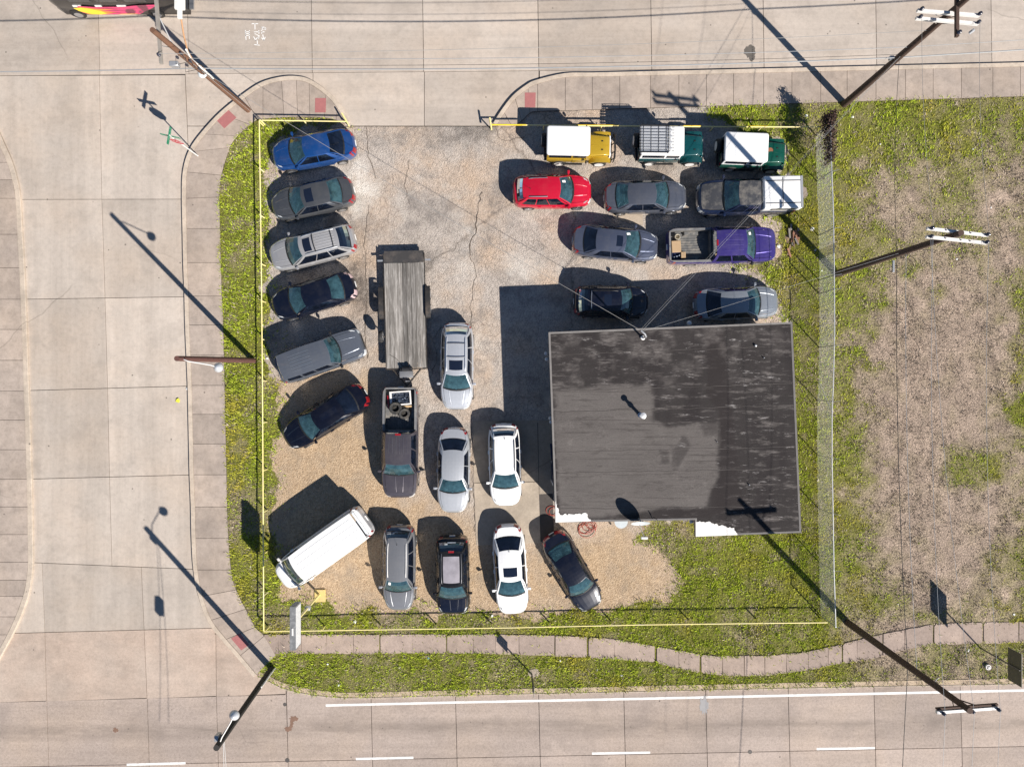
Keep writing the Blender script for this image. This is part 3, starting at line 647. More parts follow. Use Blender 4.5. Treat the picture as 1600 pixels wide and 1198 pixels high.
def build_car(name, label, spec, col, Fpx, Rpx, cat='car', group='cars parked on the lot', L=None, zref=.6, **opt):
    sp = dict(spec); jr = random.Random(label)
    if not sp['bed'] and sp['cowl'] > .15:
        for k, lo, hi in (('cowl', -.012, .016), ('rf', -.012, .016), ('rr', -.022, .018), ('rd', -.012, .004), ('W', -.03, .04), ('H', -.03, .04), ('nf', -.4, .7), ('nr', -.3, .7), ('bc', -.04, .04), ('wr', -.015, .02)): sp[k] += jr.uniform(lo, hi)
    sp.update(opt)
    if 'ws_m' not in opt and not sp['bed']: opt['ws_m'] = (GLASS, GLASS_B, GLASS_K, GLASS, GLASS_G, GLASS_B)[jr.randrange(6)]
    if 'hoodlines' not in opt and jr.random() < .6: opt['hoodlines'] = (lambda a: (a, -a))(jr.uniform(.35, .6))
    if sp['glass2'] is GLASS: sp['glass2'] = (GLASS, GLASS_G, GLASS_K)[jr.randrange(3)]
    a, b = Vector(W(*Fpx, zref)), Vector(W(*Rpx, zref)); d = a - b; L = L or d.length; c = (a + b) / 2
    root = empty(name, (c.x, c.y, .035), math.atan2(d.y, d.x)); tag(root, label, cat, group)
    body_m = col; Wd, H = sp['W'], sp['H']; nf, nr = sp['nf'], sp['nr']; sill = sp['sill']
    T = [0, .10, .32, .55, .78, .93, 1.0]; IW = [.07, .025, 0, .0, .012, .035, .075]; PF = [.10, .03, 0, 0, .03, .085, .16]; PR = [.09, .03, 0, 0, .02, .06, .11]
    if sp['nr'] > 6: PR = [.06, .0, 0, .03, .04, .05, .07]
    if sp['bed']: IW = [.07, .02, 0, 0, .01, .02, .05]; PR = [.03, 0, 0, .03, .03, .035, .045]
    X = lambda f: L / 2 - f * L
    ztop = lambda x: plin(sp['top'], (L / 2 - x) / L)
    axl = [X(sp['ax'][0]), X(sp['ax'][1])]; r = sp['r']; ra = r + .075
    def P(k, reg, q):
        lf, lr, w = L / 2 - PF[k], L / 2 - PR[k], Wd / 2 - IW[k]
        if reg == 'n': x, y = lf * se(q * sep(nf), nf), w * q * sep(nf)
        elif reg == 't': x, y = -lr * se(q * sep(nr), nr), w * q * sep(nr)
        else:
            x = q * CUT * (lf if q > 0 else lr); y = w * se(q * CUT, nf if q > 0 else nr)
        zt = ztop(x); z = sill + T[k] * (zt - sill)
        if reg == 's':
            for xa in axl:
                dx = abs(x - xa)
                if dx < ra: z = max(z, r + math.sqrt(ra * ra - dx * dx) + .008 * k)
        return (x, y, z)
    KT = len(T) - 1; lfT, lrT, wT = L / 2 - PF[KT], L / 2 - PR[KT], Wd / 2 - IW[KT]
    s_of = lambda x: x / (CUT * (lfT if x > 0 else lrT))
    x_c = X(sp['cowl']) - sp['bc']; x_d = X(sp['rd']) + sp['brd']; x_d = max(x_d, -CUT * lrT + .001)
    belt = lambda s: lerp(x_c, x_d, s)
    dx_ = [(belt(a_), belt(b_)) for a_, b_ in sp['doors']]
    ss = set(np.round(np.linspace(1, -1, 33), 4).tolist()) | {0.0}
    for xa in axl:
        for k in range(-8, 9): ss.add(s_of(xa + ra * math.sin(k / 8 * math.pi / 2) * .999))
    ss |= {s_of(x_c), s_of(x_d)}
    for a_, b_ in dx_: ss |= {s_of(a_), s_of(b_)}
    ss |= {.965, -.955, -.90}
    ss = sorted([s for s in ss if -1 <= s <= 1], reverse=True)
    out = [ss[0]]
    for s in ss[1:]:
        if out[-1] - s > .0015: out.append(s)
    ss = out
    U = [0, .25, .42, .5, .62, .8, .9, 1]
    cols = [('n', u) for u in U] + [('s', s) for s in ss[1:]] + [('t', u) for u in reversed(U[:-1])]
    parts = {}
    def put(nm, quad):
        parts.setdefault(nm, MB()).add(quad, [tuple(range(len(quad)))])
    for i in range(len(cols) - 1):
        (ra_, qa), (rb_, qb) = cols[i], cols[i + 1]
        for k in range(KT):
            q4 = [P(k, ra_, qa), P(k, rb_, qb), P(k + 1, rb_, qb), P(k + 1, ra_, qa)]
            mq = (qa + qb) / 2; nm = 'body'
            if rb_ == 'n':
                if k >= 3 and k < 5 and mq > .62: nm = 'headlight'
                elif 1 <= k <= 3 and mq < sp['grille']: nm = 'grille'
                elif k == 0: nm = 'bumper_lip'
            elif rb_ == 's' and ra_ == 's':
                mx = (q4[0][0] + q4[1][0]) / 2
                if mq > .965 and k in (3, 4): nm = 'headlight'
                elif mq < -.955 and k >= 3 and k < 6 and not sp['bed']: nm = 'taillight'
                elif mq < -.955 and 2 <= k < 6 and sp['bed']: nm = 'taillight'
                elif k >= 1:
                    for di, (a_, b_) in enumerate(dx_):
                        if b_ < mx < a_: nm = 'door%d' % di
            elif ra_ == 't' or rb_ == 't':
                if k >= 3 and k < 6 and mq > sp['tail_u'] and not (sp['bed'] and mq < .8): nm = 'taillight'
                elif k == 0: nm = 'bumper_lip'
            put(nm, q4)
    # hood
    fs = lambda u, n: (se(u * sep(n), n) - CUT) / (1 - CUT)
    UH = [-1, -.93, -.86, -.84, -.62, -.3, 0, .3, .62, .84, .86, .93, 1]
    half = {}
    rows_h = [1.0, .985, .95] + list(np.linspace(.9, s_of(x_c), 9)); rows_h = [s for s in rows_h if s >= s_of(x_c) - 1e-6]
    def hoodP(s, u, first=1.0):
        x = s * CUT * lfT; y = wT * se(s * CUT, nf); t = (1 - s) / (1 - s_of(x_c))
        bow = lerp((1 - CUT) * lfT, sp['bc'], t); f = lerp(fs(u, nf), 1 - abs(u) ** 2.2, t)
        return (x + bow * f, u * y, ztop(x) + sp['hoodc'] * (1 - abs(u) ** 3) * min(1, t * 2.5) + (ztop(x + bow * f) - ztop(x)) * .8)
    hood = MB(); fend = MB(); hl = {1: MB(), -1: MB()}
    for i in range(len(rows_h) - 1):
        for j in range(len(UH) - 1):
            q = [hoodP(rows_h[i], UH[j]), hoodP(rows_h[i], UH[j + 1]), hoodP(rows_h[i + 1], UH[j + 1]), hoodP(rows_h[i + 1], UH[j])]
            um = (UH[j] + UH[j + 1]) / 2
            if .84 < abs(um) < .86 and i > 1: continue
            if i < 3 and abs(um) > .84 and not sp['bed']: hl[1 if um > 0 else -1].add(q, [(0, 1, 2, 3)])
            elif abs(um) < .85 and i >= 1: hood.add(q, [(0, 1, 2, 3)])
            else: fend.add(q, [(0, 1, 2, 3)])
    # rear deck or load bed
    trunk = MB(); tl = {1: MB(), -1: MB()}
    if not sp['bed']:
        rows_t = list(np.linspace(s_of(x_d), -.93, 6)) + [-.97, -1.0]; rows_t = [s for s in rows_t if s <= s_of(x_d) + 1e-6]
        if s_of(x_d) < -.93: rows_t = [s_of(x_d), (s_of(x_d) - 1) / 2, -1.0]
        def deckP(s, u):
            x = s * CUT * lrT; y = wT * se(s * CUT, nr); t = (s_of(x_d) - s) / max(1e-6, (s_of(x_d) + 1))
            bow = lerp(sp['brd'], (1 - CUT) * lrT, t); f = lerp(1 - abs(u) ** 2.2, fs(u, nr), t)
            return (x - bow * f, u * y, ztop(x) + .035 * (1 - abs(u) ** 3) * (1 - t))
        for i in range(len(rows_t) - 1):
            for j in range(len(UH) - 1):
                q = [deckP(rows_t[i], UH[j]), deckP(rows_t[i], UH[j + 1]), deckP(rows_t[i + 1], UH[j + 1]), deckP(rows_t[i + 1], UH[j])]
                um = (UH[j] + UH[j + 1]) / 2
                if i >= len(rows_t) - 3 and abs(um) > .84 and s_of(x_d) > -.93: tl[1 if um > 0 else -1].add(q, [(0, 1, 2, 3)])
                elif .84 < abs(um) < .86: continue
                elif abs(um) < .85: trunk.add(q, [(0, 1, 2, 3)])
                else: fend.add(q, [(0, 1, 2, 3)])
    else:
        xt = -lrT + .10; yi = wT - .13; sc = [c_ for c_ in cols if (c_[0] == 's' and c_[1] <= s_of(x_d) + 1e-6) or c_[0] == 't']
        rail = MB(); x_b = x_d - .05
        for (a_, qa), (b_, qb) in zip(sc[:-1], sc[1:]):
            A, B = P(KT, a_, qa), P(KT, b_, qb)
            inn = lambda p: (min(max(p[0], xt), x_b), min(p[1], yi), p[2] + .004)
            rail.add([A, B, inn(B), inn(A)], [(0, 1, 2, 3)])
        m2 = rail.mirror(); rail.add(m2.v, m2.f); rail.add([(x_d, -wT, ztop(x_d)), (x_d, wT, ztop(x_d)), (x_b, wT, ztop(x_d) + .004), (x_b, -wT, ztop(x_d) + .004)], [(0, 1, 2, 3)])
        rail.build('bed_rail', opt.get('rail_m', M('bed_rail_cap', (.16, .16, .165), .55, dirt=(.4, .36, .3))), root)
        zf = sill + .34; lin = MB(); z1 = ztop(xt)
        lin.add([(xt, -yi, zf), (x_b, -yi, zf), (x_b, yi, zf), (xt, yi, zf), (xt, -yi, z1), (x_b, -yi, z1), (x_b, yi, z1), (xt, yi, z1)], [(0, 1, 2, 3), (0, 4, 5, 1), (1, 5, 6, 2), (2, 6, 7, 3), (3, 7, 4, 0)])
        for k in range(11):
            y = lerp(-yi + .12, yi - .12, k / 10); lin.box(xt + .03, x_b - .03, y - .035, y + .035, zf, zf + .025)
        for sy in (-1, 1): lin.box(axl[1] - .45, axl[1] + .45, *sorted((sy * yi, sy * (yi - .22))), zf, zf + .2, .85)
        lin.build('bed_liner', opt.get('liner_m', M('bed_liner_plastic', (.12, .12, .12), .7, dirt=(.35, .31, .26), dirt_amt=.6)), root)
        root['bed'] = 0; del root['bed']; sp['_bed'] = (xt, x_b, yi, zf, z1)
    # greenhouse
    yb = lambda x: wT * se(x / (lfT if x > 0 else lrT), nf if x > 0 else nr)
    xrf, xrr = X(sp['rf']) - sp['brf'], X(sp['rr']) + sp['brr']
    def R(s): return (lerp(xrf, xrr, s), sp['wr'] * Wd / 2 * (1 - .05 * (2 * s - 1) ** 2), H - sp['crown'] - sp['roofz'] * (2 * s - .8) ** 2)
    def SIDE(s, t):
        x = belt(s); Bp = (x, yb(x), ztop(x)); Rp = R(s); bl = .035 * math.sin(math.pi * t)
        return (lerp(Bp[0], Rp[0], t), lerp(Bp[1], Rp[1], t) + bl, lerp(Bp[2], Rp[2], t) + bl * .5)
    def WS(u, t):
        Cp = hoodP(s_of(x_c), u); Rp = R(0); F_ = (Rp[0] + sp['brf'] * (1 - u * u), u * Rp[1], Rp[2] + sp['crown'] * (1 - u * u) * .6)
        bl = .04 * math.sin(math.pi * t)
        return (lerp(Cp[0], F_[0], t) + bl * .5, lerp(Cp[1], F_[1], t), lerp(Cp[2], F_[2], t) + bl)
    def RW(u, t):
        Dp = deckP(s_of(x_d), u) if not sp['bed'] else (x_d, u * yb(x_d), ztop(x_d)); Rp = R(1)
        G_ = (Rp[0] - sp['brr'] * (1 - u * u), u * Rp[1], Rp[2] + sp['crown'] * (1 - u * u) * .6); bl = .035 * math.sin(math.pi * t)
        return (lerp(Dp[0], G_[0], t) - bl * .5, lerp(Dp[1], G_[1], t), lerp(Dp[2], G_[2], t) + bl)
    frame = MB(); wins = []
    sb = sorted({0, 1, .97} | {e for w_ in sp['wins'] for e in w_} | set(np.linspace(0, 1, 11).tolist())); tb = [0, .05, .3, .55, .8, .92, 1]
    if opt.get('panel'): pass
    wmb = [MB() for _ in sp['wins']]
    for i in range(len(sb) - 1):
        for j in range(len(tb) - 1):
            sm, tm = (sb[i] + sb[i + 1]) / 2, (tb[j] + tb[j + 1]) / 2
            q = [SIDE(sb[i], tb[j]), SIDE(sb[i + 1], tb[j]), SIDE(sb[i + 1], tb[j + 1]), SIDE(sb[i], tb[j + 1])]
            tgt = frame
            if .05 < tm < .92:
                for wi_, (a_, b_) in enumerate(sp['wins']):
                    if a_ < sm < b_: tgt = wmb[wi_]
            tgt.add(q, [(0, 1, 2, 3)])
    def pane(fn, um, t0, t1, blackb=True):
        us = [-1, -um, -um * .66, -um * .33, 0, um * .33, um * .66, um, 1]; ts = [0, t0, lerp(t0, t1, .33), lerp(t0, t1, .66), t1, 1]
        g, fr, bl = MB(), MB(), MB()
        for i in range(len(us) - 1):
            for j in range(len(ts) - 1):
                q = [fn(us[i], ts[j]), fn(us[i + 1], ts[j]), fn(us[i + 1], ts[j + 1]), fn(us[i], ts[j + 1])]
                inside = 0 < i < len(us) - 2
                if inside and 0 < j < len(ts) - 2: g.add(q, [(0, 1, 2, 3)])
                elif inside and j == 0 and blackb: bl.add(q, [(0, 1, 2, 3)])
                else: fr.add(q, [(0, 1, 2, 3)])
        return g, fr, bl
    gw, fw, bw = pane(WS, .92, .10, .97); gr_, fr2, br = pane(RW, .90, .09 if not sp['bed'] else .15, .95)
    for f_ in (fw, fr2): frame_add = frame.add
    # roof
    sr = opt.get('sunroof'); su = opt.get('sunroof_u', .62)
    rs = sorted(set(np.linspace(0, 1, 9).tolist()) | (set(sr) if sr else set())); ru = sorted(set([-1, -.9, -.6, -.3, 0, .3, .6, .9, 1]) | ({-su, su} if sr else set()))
    def RF(s, u):
        Rp = R(s); bow = lerp(sp['brf'], -sp['brr'], s); cr = sp['crown'] * (1 - u * u) * (.6 + .4 * math.sin(math.pi * s))
        return (Rp[0] + bow * (1 - u * u), u * Rp[1], Rp[2] + cr)
    roof, srm = MB(), MB()
    for i in range(len(rs) - 1):
        for j in range(len(ru) - 1):
            q = [RF(rs[i], ru[j]), RF(rs[i], ru[j + 1]), RF(rs[i + 1], ru[j + 1]), RF(rs[i + 1], ru[j])]
            sm, um = (rs[i] + rs[i + 1]) / 2, (ru[j] + ru[j + 1]) / 2
            (srm if sr and sr[0] < sm < sr[1] and abs(um) < su else roof).add(q, [(0, 1, 2, 3)])
    # assemble body
    body = parts['body']; body.add(frame.v, frame.f); m2 = body.mirror(); body.add(m2.v, m2.f)
    for q in (fend, fw, fr2): body.add(q.v, q.f)
    body.build('body', body_m, root, 40)
    for sg_ in (1, -1):
        lip = parts['bumper_lip']; lp = MB(); keep = [f for f in lip.f if lip.v[f[0]][0] * sg_ > 0]; lp.v = lip.v; lp.f = keep; m2 = lp.mirror(); l2 = MB().add(lp.v, lp.f); l2.add(m2.v, m2.f)
        used_ = sorted({i for f in l2.f for i in f}); ix_ = {a: b for b, a in enumerate(used_)}; l2.v, l2.f = [l2.v[i] for i in used_], [tuple(ix_[i] for i in f) for f in l2.f]
        l2.build('bumper_trim', opt.get('lip_m', BLACK), root, 40)
    if 'grille' in parts:
        gq = parts['grille']; m2 = gq.mirror(); gq.add(m2.v, m2.f).build('grille', opt.get('grille_m', BLACK), root, 40)
    hood.build('hood', opt.get('hood_m', body_m), root, 40)
    if trunk.v: trunk.build('trunk_lid' if sp['rd'] < .93 else 'tailgate', opt.get('trunk_m', body_m), root, 40)
    roof.build('roof', opt.get('roof_m', body_m), root, 40)
    if srm.v: srm.build('sunroof', opt.get('sun_m', M('sunroof_glass', (.008, .012, .025), .06, coat=1)), root, 40)
    for di in range(len(dx_)):
        k = 'door%d' % di
        if k in parts:
            for sgn in (1, -1):
                q = parts[k] if sgn > 0 else parts[k].mirror(); dob = q.build('door', opt.get('door_m', body_m), root, 40)
                a_, b_ = dx_[di]; xh = lerp(b_, a_, .12); yh = Wd / 2 * sgn; zh = lerp(sill, ztop(xh), .83)
                MB().bbox(xh, xh + .2, *sorted((yh - sgn * .03, yh + sgn * .02)), zh, zh + .03, .008, 1).build('handle', opt.get('handle_m', body_m), dob)
    for sgn in (1, -1):
        q = parts['headlight'] if sgn > 0 else parts['headlight'].mirror(); q.add(hl[sgn].v, hl[sgn].f); q.build('headlight', opt.get('head_m', LENS), root, 40)
        q = parts['taillight'] if sgn > 0 else parts['taillight'].mirror(); q.add(tl[sgn].v, tl[sgn].f); q.build('taillight', opt.get('tail_m', RED), root, 40)
        for wi_, wm in enumerate(wmb):
            q = wm if sgn > 0 else wm.mirror(); q.build('side_window', GLASSD if wi_ > 0 or opt.get('alltint') else opt.get('side_g', GLASSD), root, 40)
    ws = gw.build('windshield', opt.get('ws_m', GLASS), root, 40)
    bw.build('cowl_panel', BLACK, root); br.build('rear_trim', BLACK, root)
    rw = gr_.build('rear_window', sp['glass2'] or GLASSD, root, 40)
    # wipers
    for sgn in (1, -1):
        p0 = Vector(WS(.75 * sgn, .07)) + Vector((.01, 0, .02)); p1 = Vector(WS(.05 * sgn, .13)) + Vector((.01, 0, .03))
        MB().tube([p0, (p0 + p1) / 2 + Vector((.01, 0, .01)), p1], .011, 5).build('wiper', BLACK, root)
    if opt.get('sticker'):
        u0, t0 = opt['sticker']; e = Vector((.012, 0, .012)); du, dt = .20, .22
        MB().add([Vector(WS(u0, t0)) + e, Vector(WS(u0 + du, t0)) + e, Vector(WS(u0 + du, t0 + dt)) + e, Vector(WS(u0, t0 + dt)) + e], [(0, 1, 2, 3)]).build('price_sheet', PAPER, ws)
    # mirrors
    xm = X(sp['mir']); ym = yb(xm); zm = ztop(xm)
    for sgn in (1, -1):
        q = MB().bbox(xm - .06, xm + .08, *sorted((sgn * (ym + .06), sgn * (ym + .24))), zm + .03, zm + .17, .035, 2)
        q.box(xm - .02, xm + .03, *sorted((sgn * (ym - .03), sgn * (ym + .08))), zm + .04, zm + .08)
        q.build('mirror', opt.get('mir_m', body_m), root, 40)
    # wheels, underbody, cabin
    for xa in axl:
        for sgn in (1, -1): add_wheel(root, xa, sgn * (Wd / 2 - .125), r, .23, opt.get('rim', 0))
    MB().box(-L / 2 + .25, L / 2 - .3, -Wd / 2 + .3, Wd / 2 - .3, sill - .04, sill + .22).build('underbody', BLACK, root)
    im = opt.get('int_m', INT_G); xf, xe = x_c - .1, x_d + .1; ys = Wd / 2 - .2
    zfl = sill + .1
    MB().box(min(xe, xf - .5), xf, -ys, ys, zfl, zfl + .06).build('cabin_floor', INT_D, root)
    MB().bbox(x_c - .55, x_c + .04, -ys + .06, ys - .06, zfl + .3, ztop(x_c) - .03, .08, 2).build('dashboard', opt.get('dash_m', INT_D), root, 40)
    zs = zfl + .28; nrow = 2 if not sp['bed'] or sp['rr'] - sp['rf'] > .22 else 1
    xs0 = x_c - 1.05
    for row in range(nrow):
        xr0 = xs0 - row * .85
        if xr0 - .5 < x_d: break
        if row == 0:
            for sgn in (1, -1):
                MB().bbox(xr0 - .35, xr0 + .15, *sorted((sgn * .12, sgn * .6)), zs - .15, zs + .05, .06, 2).bbox(xr0 - .5, xr0 - .32, *sorted((sgn * .13, sgn * .58)), zs, zs + .62, .06, 2).bbox(xr0 - .5, xr0 - .38, *sorted((sgn * .24, sgn * .48)), zs + .64, zs + .8, .04, 2).build('seat', im, root, 40)
        else: MB().bbox(xr0 - .4, xr0 + .1, -.62, .62, zs - .15, zs + .05, .06, 2).bbox(xr0 - .55, xr0 - .38, -.62, .62, zs, zs + .6, .06, 2).build('rear_seat', im, root, 40)
    if not sp['bed'] and sp['rd'] < .93:
        MB().bbox(x_d - .02, min(xrr + .1, xs0 - 1.35), -ys + .12, ys - .12, ztop(x_d) - .12, ztop(x_d) - .04, .03, 1).build('parcel_shelf', im, root)
    if sp['rd'] >= .93 and not sp['bed']:
        MB().box(-L / 2 + .12, xs0 - 1.3, -ys, ys, sill + .35, sill + .45).build('cargo_floor', INT_D, root)
    # steering wheel
    MB().tube([(x_c - .62 + .05 * math.sin(t), .36 + .18 * math.cos(t), ztop(x_c) - .02 + .17 * math.sin(t)) for t in np.linspace(0, 2 * math.pi, 15)], .016, 5).build('steering_wheel', BLACK, root)
    # plates
    MB().box(-L / 2 - .012, -L / 2 + .04, -.16, .16, sill + .30, sill + .45).build('licence_plate', PAPER, root)
    # roof furniture
    if opt.get('rails'):
        rm = opt.get('rails_m', STEEL); ur = opt.get('rails_u', .86)
        for sgn in (1, -1):
            pts = [Vector(RF(s, sgn * ur)) + Vector((0, 0, .05 if .12 < s < .88 else .0)) for s in np.linspace(*opt.get('rails_s', (.08, .95)), 12)]
            MB().tube(pts, .026, 6).build('roof_rail', rm, root, 60)
    for sc_ in opt.get('bars', ()):
        MB().tube([Vector(RF(sc_, u)) + Vector((0, 0, .055)) for u in np.linspace(-.86, .86, 7)], .024, 6).build('crossbar', opt.get('bars_m', DARKM), root, 60)
    if opt.get('ribs'):
        n, s0, s1, um = opt['ribs']
        for k in range(n):
            u = lerp(-um, um, k / (n - 1)); pts0 = [Vector(RF(s, u)) for s in np.linspace(s0, s1, 7)]
            q = MB(); w_ = .022
            for a_, b_ in zip(pts0[:-1], pts0[1:]):
                q.add([a_ + Vector((0, -w_, -.004)), b_ + Vector((0, -w_, -.004)), b_ + Vector((0, 0, .014)), a_ + Vector((0, 0, .014))], [(0, 1, 2, 3)])
                q.add([a_ + Vector((0, 0, .014)), b_ + Vector((0, 0, .014)), b_ + Vector((0, w_, -.004)), a_ + Vector((0, w_, -.004))], [(0, 1, 2, 3)])
            q.build('roof_rib', opt.get('rib_m', opt.get('roof_m', body_m)), root)
    if opt.get('antenna') is not None:
        s, u = opt['antenna']; p0 = Vector(RF(s, u)); MB().tube([p0 - Vector((0, 0, .01)), p0 + Vector((-.03, 0, .05))], [.03, .012], 6).tube([p0 + Vector((-.03, 0, .05)), p0 + Vector((-.22, .03, .22))], .006, 4).build('antenna', BLACK, root)
    if opt.get('brake') is not None:
        p0 = Vector(RF(.985, 0)); MB().bbox(p0.x - .06, p0.x + .05, -.16, .16, p0.z - .02, p0.z + .035, .01, 1).build('brake_light', RED, root)
    if opt.get('spoiler'):
        MB().add([Vector(RF(1, u)) + Vector((dx2, 0, dz)) for u in np.linspace(-.92, .92, 9) for dx2, dz in ((.02, .012), (-.17, -.015))], [(2 * i, 2 * i + 1, 2 * i + 3, 2 * i + 2) for i in range(8)]).build('spoiler', body_m, root, 40)
    if opt.get('hoodlines'):
        for u in opt['hoodlines']:
            q = MB()
            pts0 = [Vector(hoodP(s, u * (1 - .15 * k / 6))) for k, s in enumerate(np.linspace(s_of(x_c) + .01, .93, 7))]
            for a_, b_ in zip(pts0[:-1], pts0[1:]):
                q.add([a_ + Vector((0, -.03, -.003)), b_ + Vector((0, -.03, -.003)), b_ + Vector((0, 0, .014)), a_ + Vector((0, 0, .014))], [(0, 1, 2, 3)])
                q.add([a_ + Vector((0, 0, .014)), b_ + Vector((0, 0, .014)), b_ + Vector((0, .03, -.003)), a_ + Vector((0, .03, -.003))], [(0, 1, 2, 3)])
            q.build('hood_crease', opt.get('hood_m', body_m), root)
    sp['RF'] = RF; sp['hoodP'] = hoodP; sp['s_c'] = s_of(x_c); sp['ztop'] = ztop; sp['x_d'] = x_d; sp['wT'] = wT; sp['L'] = L
    return root, sp

P_BLUE = paint('blue_metallic', (.010, .06, .22), .3); P_GREY = paint('grey_metallic', (.085, .09, .10), .45); P_SILV = paint('silver_grey', (.40, .395, .40), .4)
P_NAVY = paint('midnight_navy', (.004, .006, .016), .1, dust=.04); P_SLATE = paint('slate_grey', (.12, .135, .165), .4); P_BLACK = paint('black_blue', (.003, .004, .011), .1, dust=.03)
P_WHITE = paint('white_paint', (.80, .80, .80), 0, dust=.06); P_CHAR = paint('charcoal_purple_grey', (.085, .076, .09), .4); P_SIL2 = paint('bright_silver', (.60, .62, .66), .5, dust=.05)
P_SIL3 = paint('cool_silver', (.54, .555, .58), .5, dust=.05); P_GREY2 = paint('mid_grey', (.22, .225, .24), .4); P_BLK2 = paint('gloss_black', (.006, .006, .007), .1, dust=.06)
P_RED = paint('bright_red', (.46, .006, .028), .05, dust=.04); P_GB = paint('grey_blue', (.10, .11, .14), .45); P_STEELB = paint('steel_blue', (.085, .10, .15), .45)
P_PURP = paint('purple_blue', (.05, .036, .19), .3); P_NAVT = paint('truck_navy', (.01, .018, .05), .2); P_DB = paint('dark_blue', (.008, .018, .075), .2, dust=.05); P_SB = paint('pale_steel', (.26, .285, .32), .45)
lotg = 'cars parked on the lot'
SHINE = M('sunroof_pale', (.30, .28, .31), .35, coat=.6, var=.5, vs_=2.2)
build_car('sedan', 'bright blue sedan at the top left corner, nose to the yellow rail', SEDAN, P_BLUE, (426, 247), (556, 224))
build_car('sedan', 'dark grey sedan with black sunroof, second from the top in the left row', SEDAN, P_GREY, (425, 326), (554, 297), sunroof=(.12, .42), glass2=GLASS)
build_car('station_wagon', 'silver-grey estate with roof rack and sunroof in the left row', WAGON, P_SILV, (423, 405), (556, 371), sunroof=(.10, .30), rails=1, ribs=(6, .40, .92, .62), bars=(.38, .86), H=1.72, hoodlines=(.45, -.45))
build_car('sedan', 'midnight navy sedan without sunroof, nose to the yellow rail, between estate and slate SUV', SEDAN, P_NAVY, (426, 482), (556, 444), glass2=GLASS, head_m=LENS, tail_m=M('clear_tail_lens', (.55, .4, .4), .2, coat=1))
build_car('sport_utility', 'boxy slate grey SUV with ribbed roof, tail towards the yellow rail', SUV, P_SLATE, (568, 533), (437, 579), ribs=(6, .35, .78, .6), H=1.80, wr=.78, nr=8, rf=.36, rr=.93, cowl=.25, nf=7, hoodlines=(.5, -.5), cat='SUV', mir_m=BLACK)
build_car('sedan', 'black-blue sedan with red tail lamps parked at a slant below the slate SUV', SEDAN, P_BLACK, (446, 690), (572, 612), sunroof=(.25, .85), sunroof_u=.30, antenna=None, tail_u=.45, sun_m=P_NAVY)
van, _ = build_car('cargo_van', 'long white cargo van parked diagonally by the sign post', VAN, P_WHITE, (437, 906), (573, 809), cat='van', zref=.8, ribs=(4, .06, .96, .66), rib_m=M('rib_shade_grey', (.60, .60, .60), .6), antenna=None, mir_m=WHITEA, lip_m=DARKM, ws_m=glass('van_glass', (.16, .24, .24), .05))
build_car('estate_car', 'silver crossover with sunroof and roof bars beside the flatbed trailer', WAGON, P_SIL2, (714, 640), (715, 504), sunroof=(.12, .36), bars=(.44, .78), rails=1, rails_m=P_SIL2, mir_m=P_SIL2, hoodlines=(.5, -.5), bars_m=P_GREY2)
build_car('sedan', 'silver sedan facing down behind the black glass-roofed SUV', SEDAN, P_SIL3, (708, 801), (710, 667), mir_m=P_SIL3)
build_car('hatchback', 'white hatchback with roof antenna on the concrete pad', WAGON, P_WHITE, (791, 790), (787, 661), antenna=(.93, .05), H=1.58, mir_m=P_WHITE, rails=1, rails_m=INT_G, rails_s=(.05, .92), rails_u=.93, glass2=GLASSD)
build_car('crossover', 'grey crossover with pale roof rails at the front left of the bottom row', WAGON, P_GREY2, (624, 953), (625, 819), rails=1, rails_m=WHITEA, antenna=(.9, .0), sticker=(-.75, .68), H=1.66, mir_m=M('mirror_grey', (.4, .4, .42), .3, .4), hoodlines=(.55, -.55), spoiler=1)
build_car('sport_utility', 'black SUV with full-length glass roof in the bottom row', SUV, P_BLK2, (709, 958), (707, 836), sunroof=(.12, .86), sunroof_u=.70, sun_m=SHINE, rails=1, rails_m=M('satin_rail', (.12, .12, .13), .4, .5), brake=1, hoodlines=(.35, -.2), cat='SUV', hood_m=P_NAVY)
build_car('sedan', 'white sedan with black sunroof in the bottom row', SEDAN, P_WHITE, (802, 959), (793, 818), sunroof=(.15, .46), mir_m=P_WHITE, antenna=(.97, 0), W=1.88, glass2=GLASSD)
build_car('sedan', 'glossy black sedan angled towards the bottom rail, red wrap-around tail lamps', SEDAN, P_NAVY, (927, 950), (861, 833), tail_u=.2, glass2=GLASS, nr=4.2)
build_car('crossover', 'bright red crossover with silver roof rails', WAGON, P_RED, (924, 300), (801, 301), rails=1, rails_s=(.35, .92), rails_m=ALLOY, antenna=(.86, -.1), sticker=(.45, .62), H=1.64, W=1.85, spoiler=1, cat='crossover')
build_car('sedan', 'grey-blue sedan without sunroof, right of the red crossover', SEDAN, P_GB, (1073, 307), (943, 310), glass2=GLASS)
build_car('sedan', 'steel blue sedan with sunroof, behind the purple pickup', SEDAN, P_STEELB, (1029, 387), (894, 375), sunroof=(.10, .32), sunroof_u=.5, sticker=(.62, .72))
pk1, sp1 = build_car('pickup_truck', 'purple pickup with open bed of boxes', PICK, P_PURP, (1211, 383), (1041, 387), cat='pickup', group='pickup trucks', zref=.7, ribs=(4, .12, .72, .62), sticker=(.55, .60), brake=1, glass2=GLASS, mir_m=BLACK, hood_m=P_PURP, hoodlines=(.55, -.55))
pk2, sp2 = build_car('pickup_truck', 'charcoal pickup with tyres in its bed, below the trailer', PICK, P_CHAR, (626, 777), (627, 604), cat='pickup', group='pickup trucks', zref=.7, ribs=(6, .35, .92, .7), brake=1, mir_m=P_CHAR, hoodlines=(.24, -.24), antenna=None, grille_m=P_CHAR)
FADED = paint('sun_faded_black', (.05, .052, .06), .1, .55, dust=.65, coat=.1)
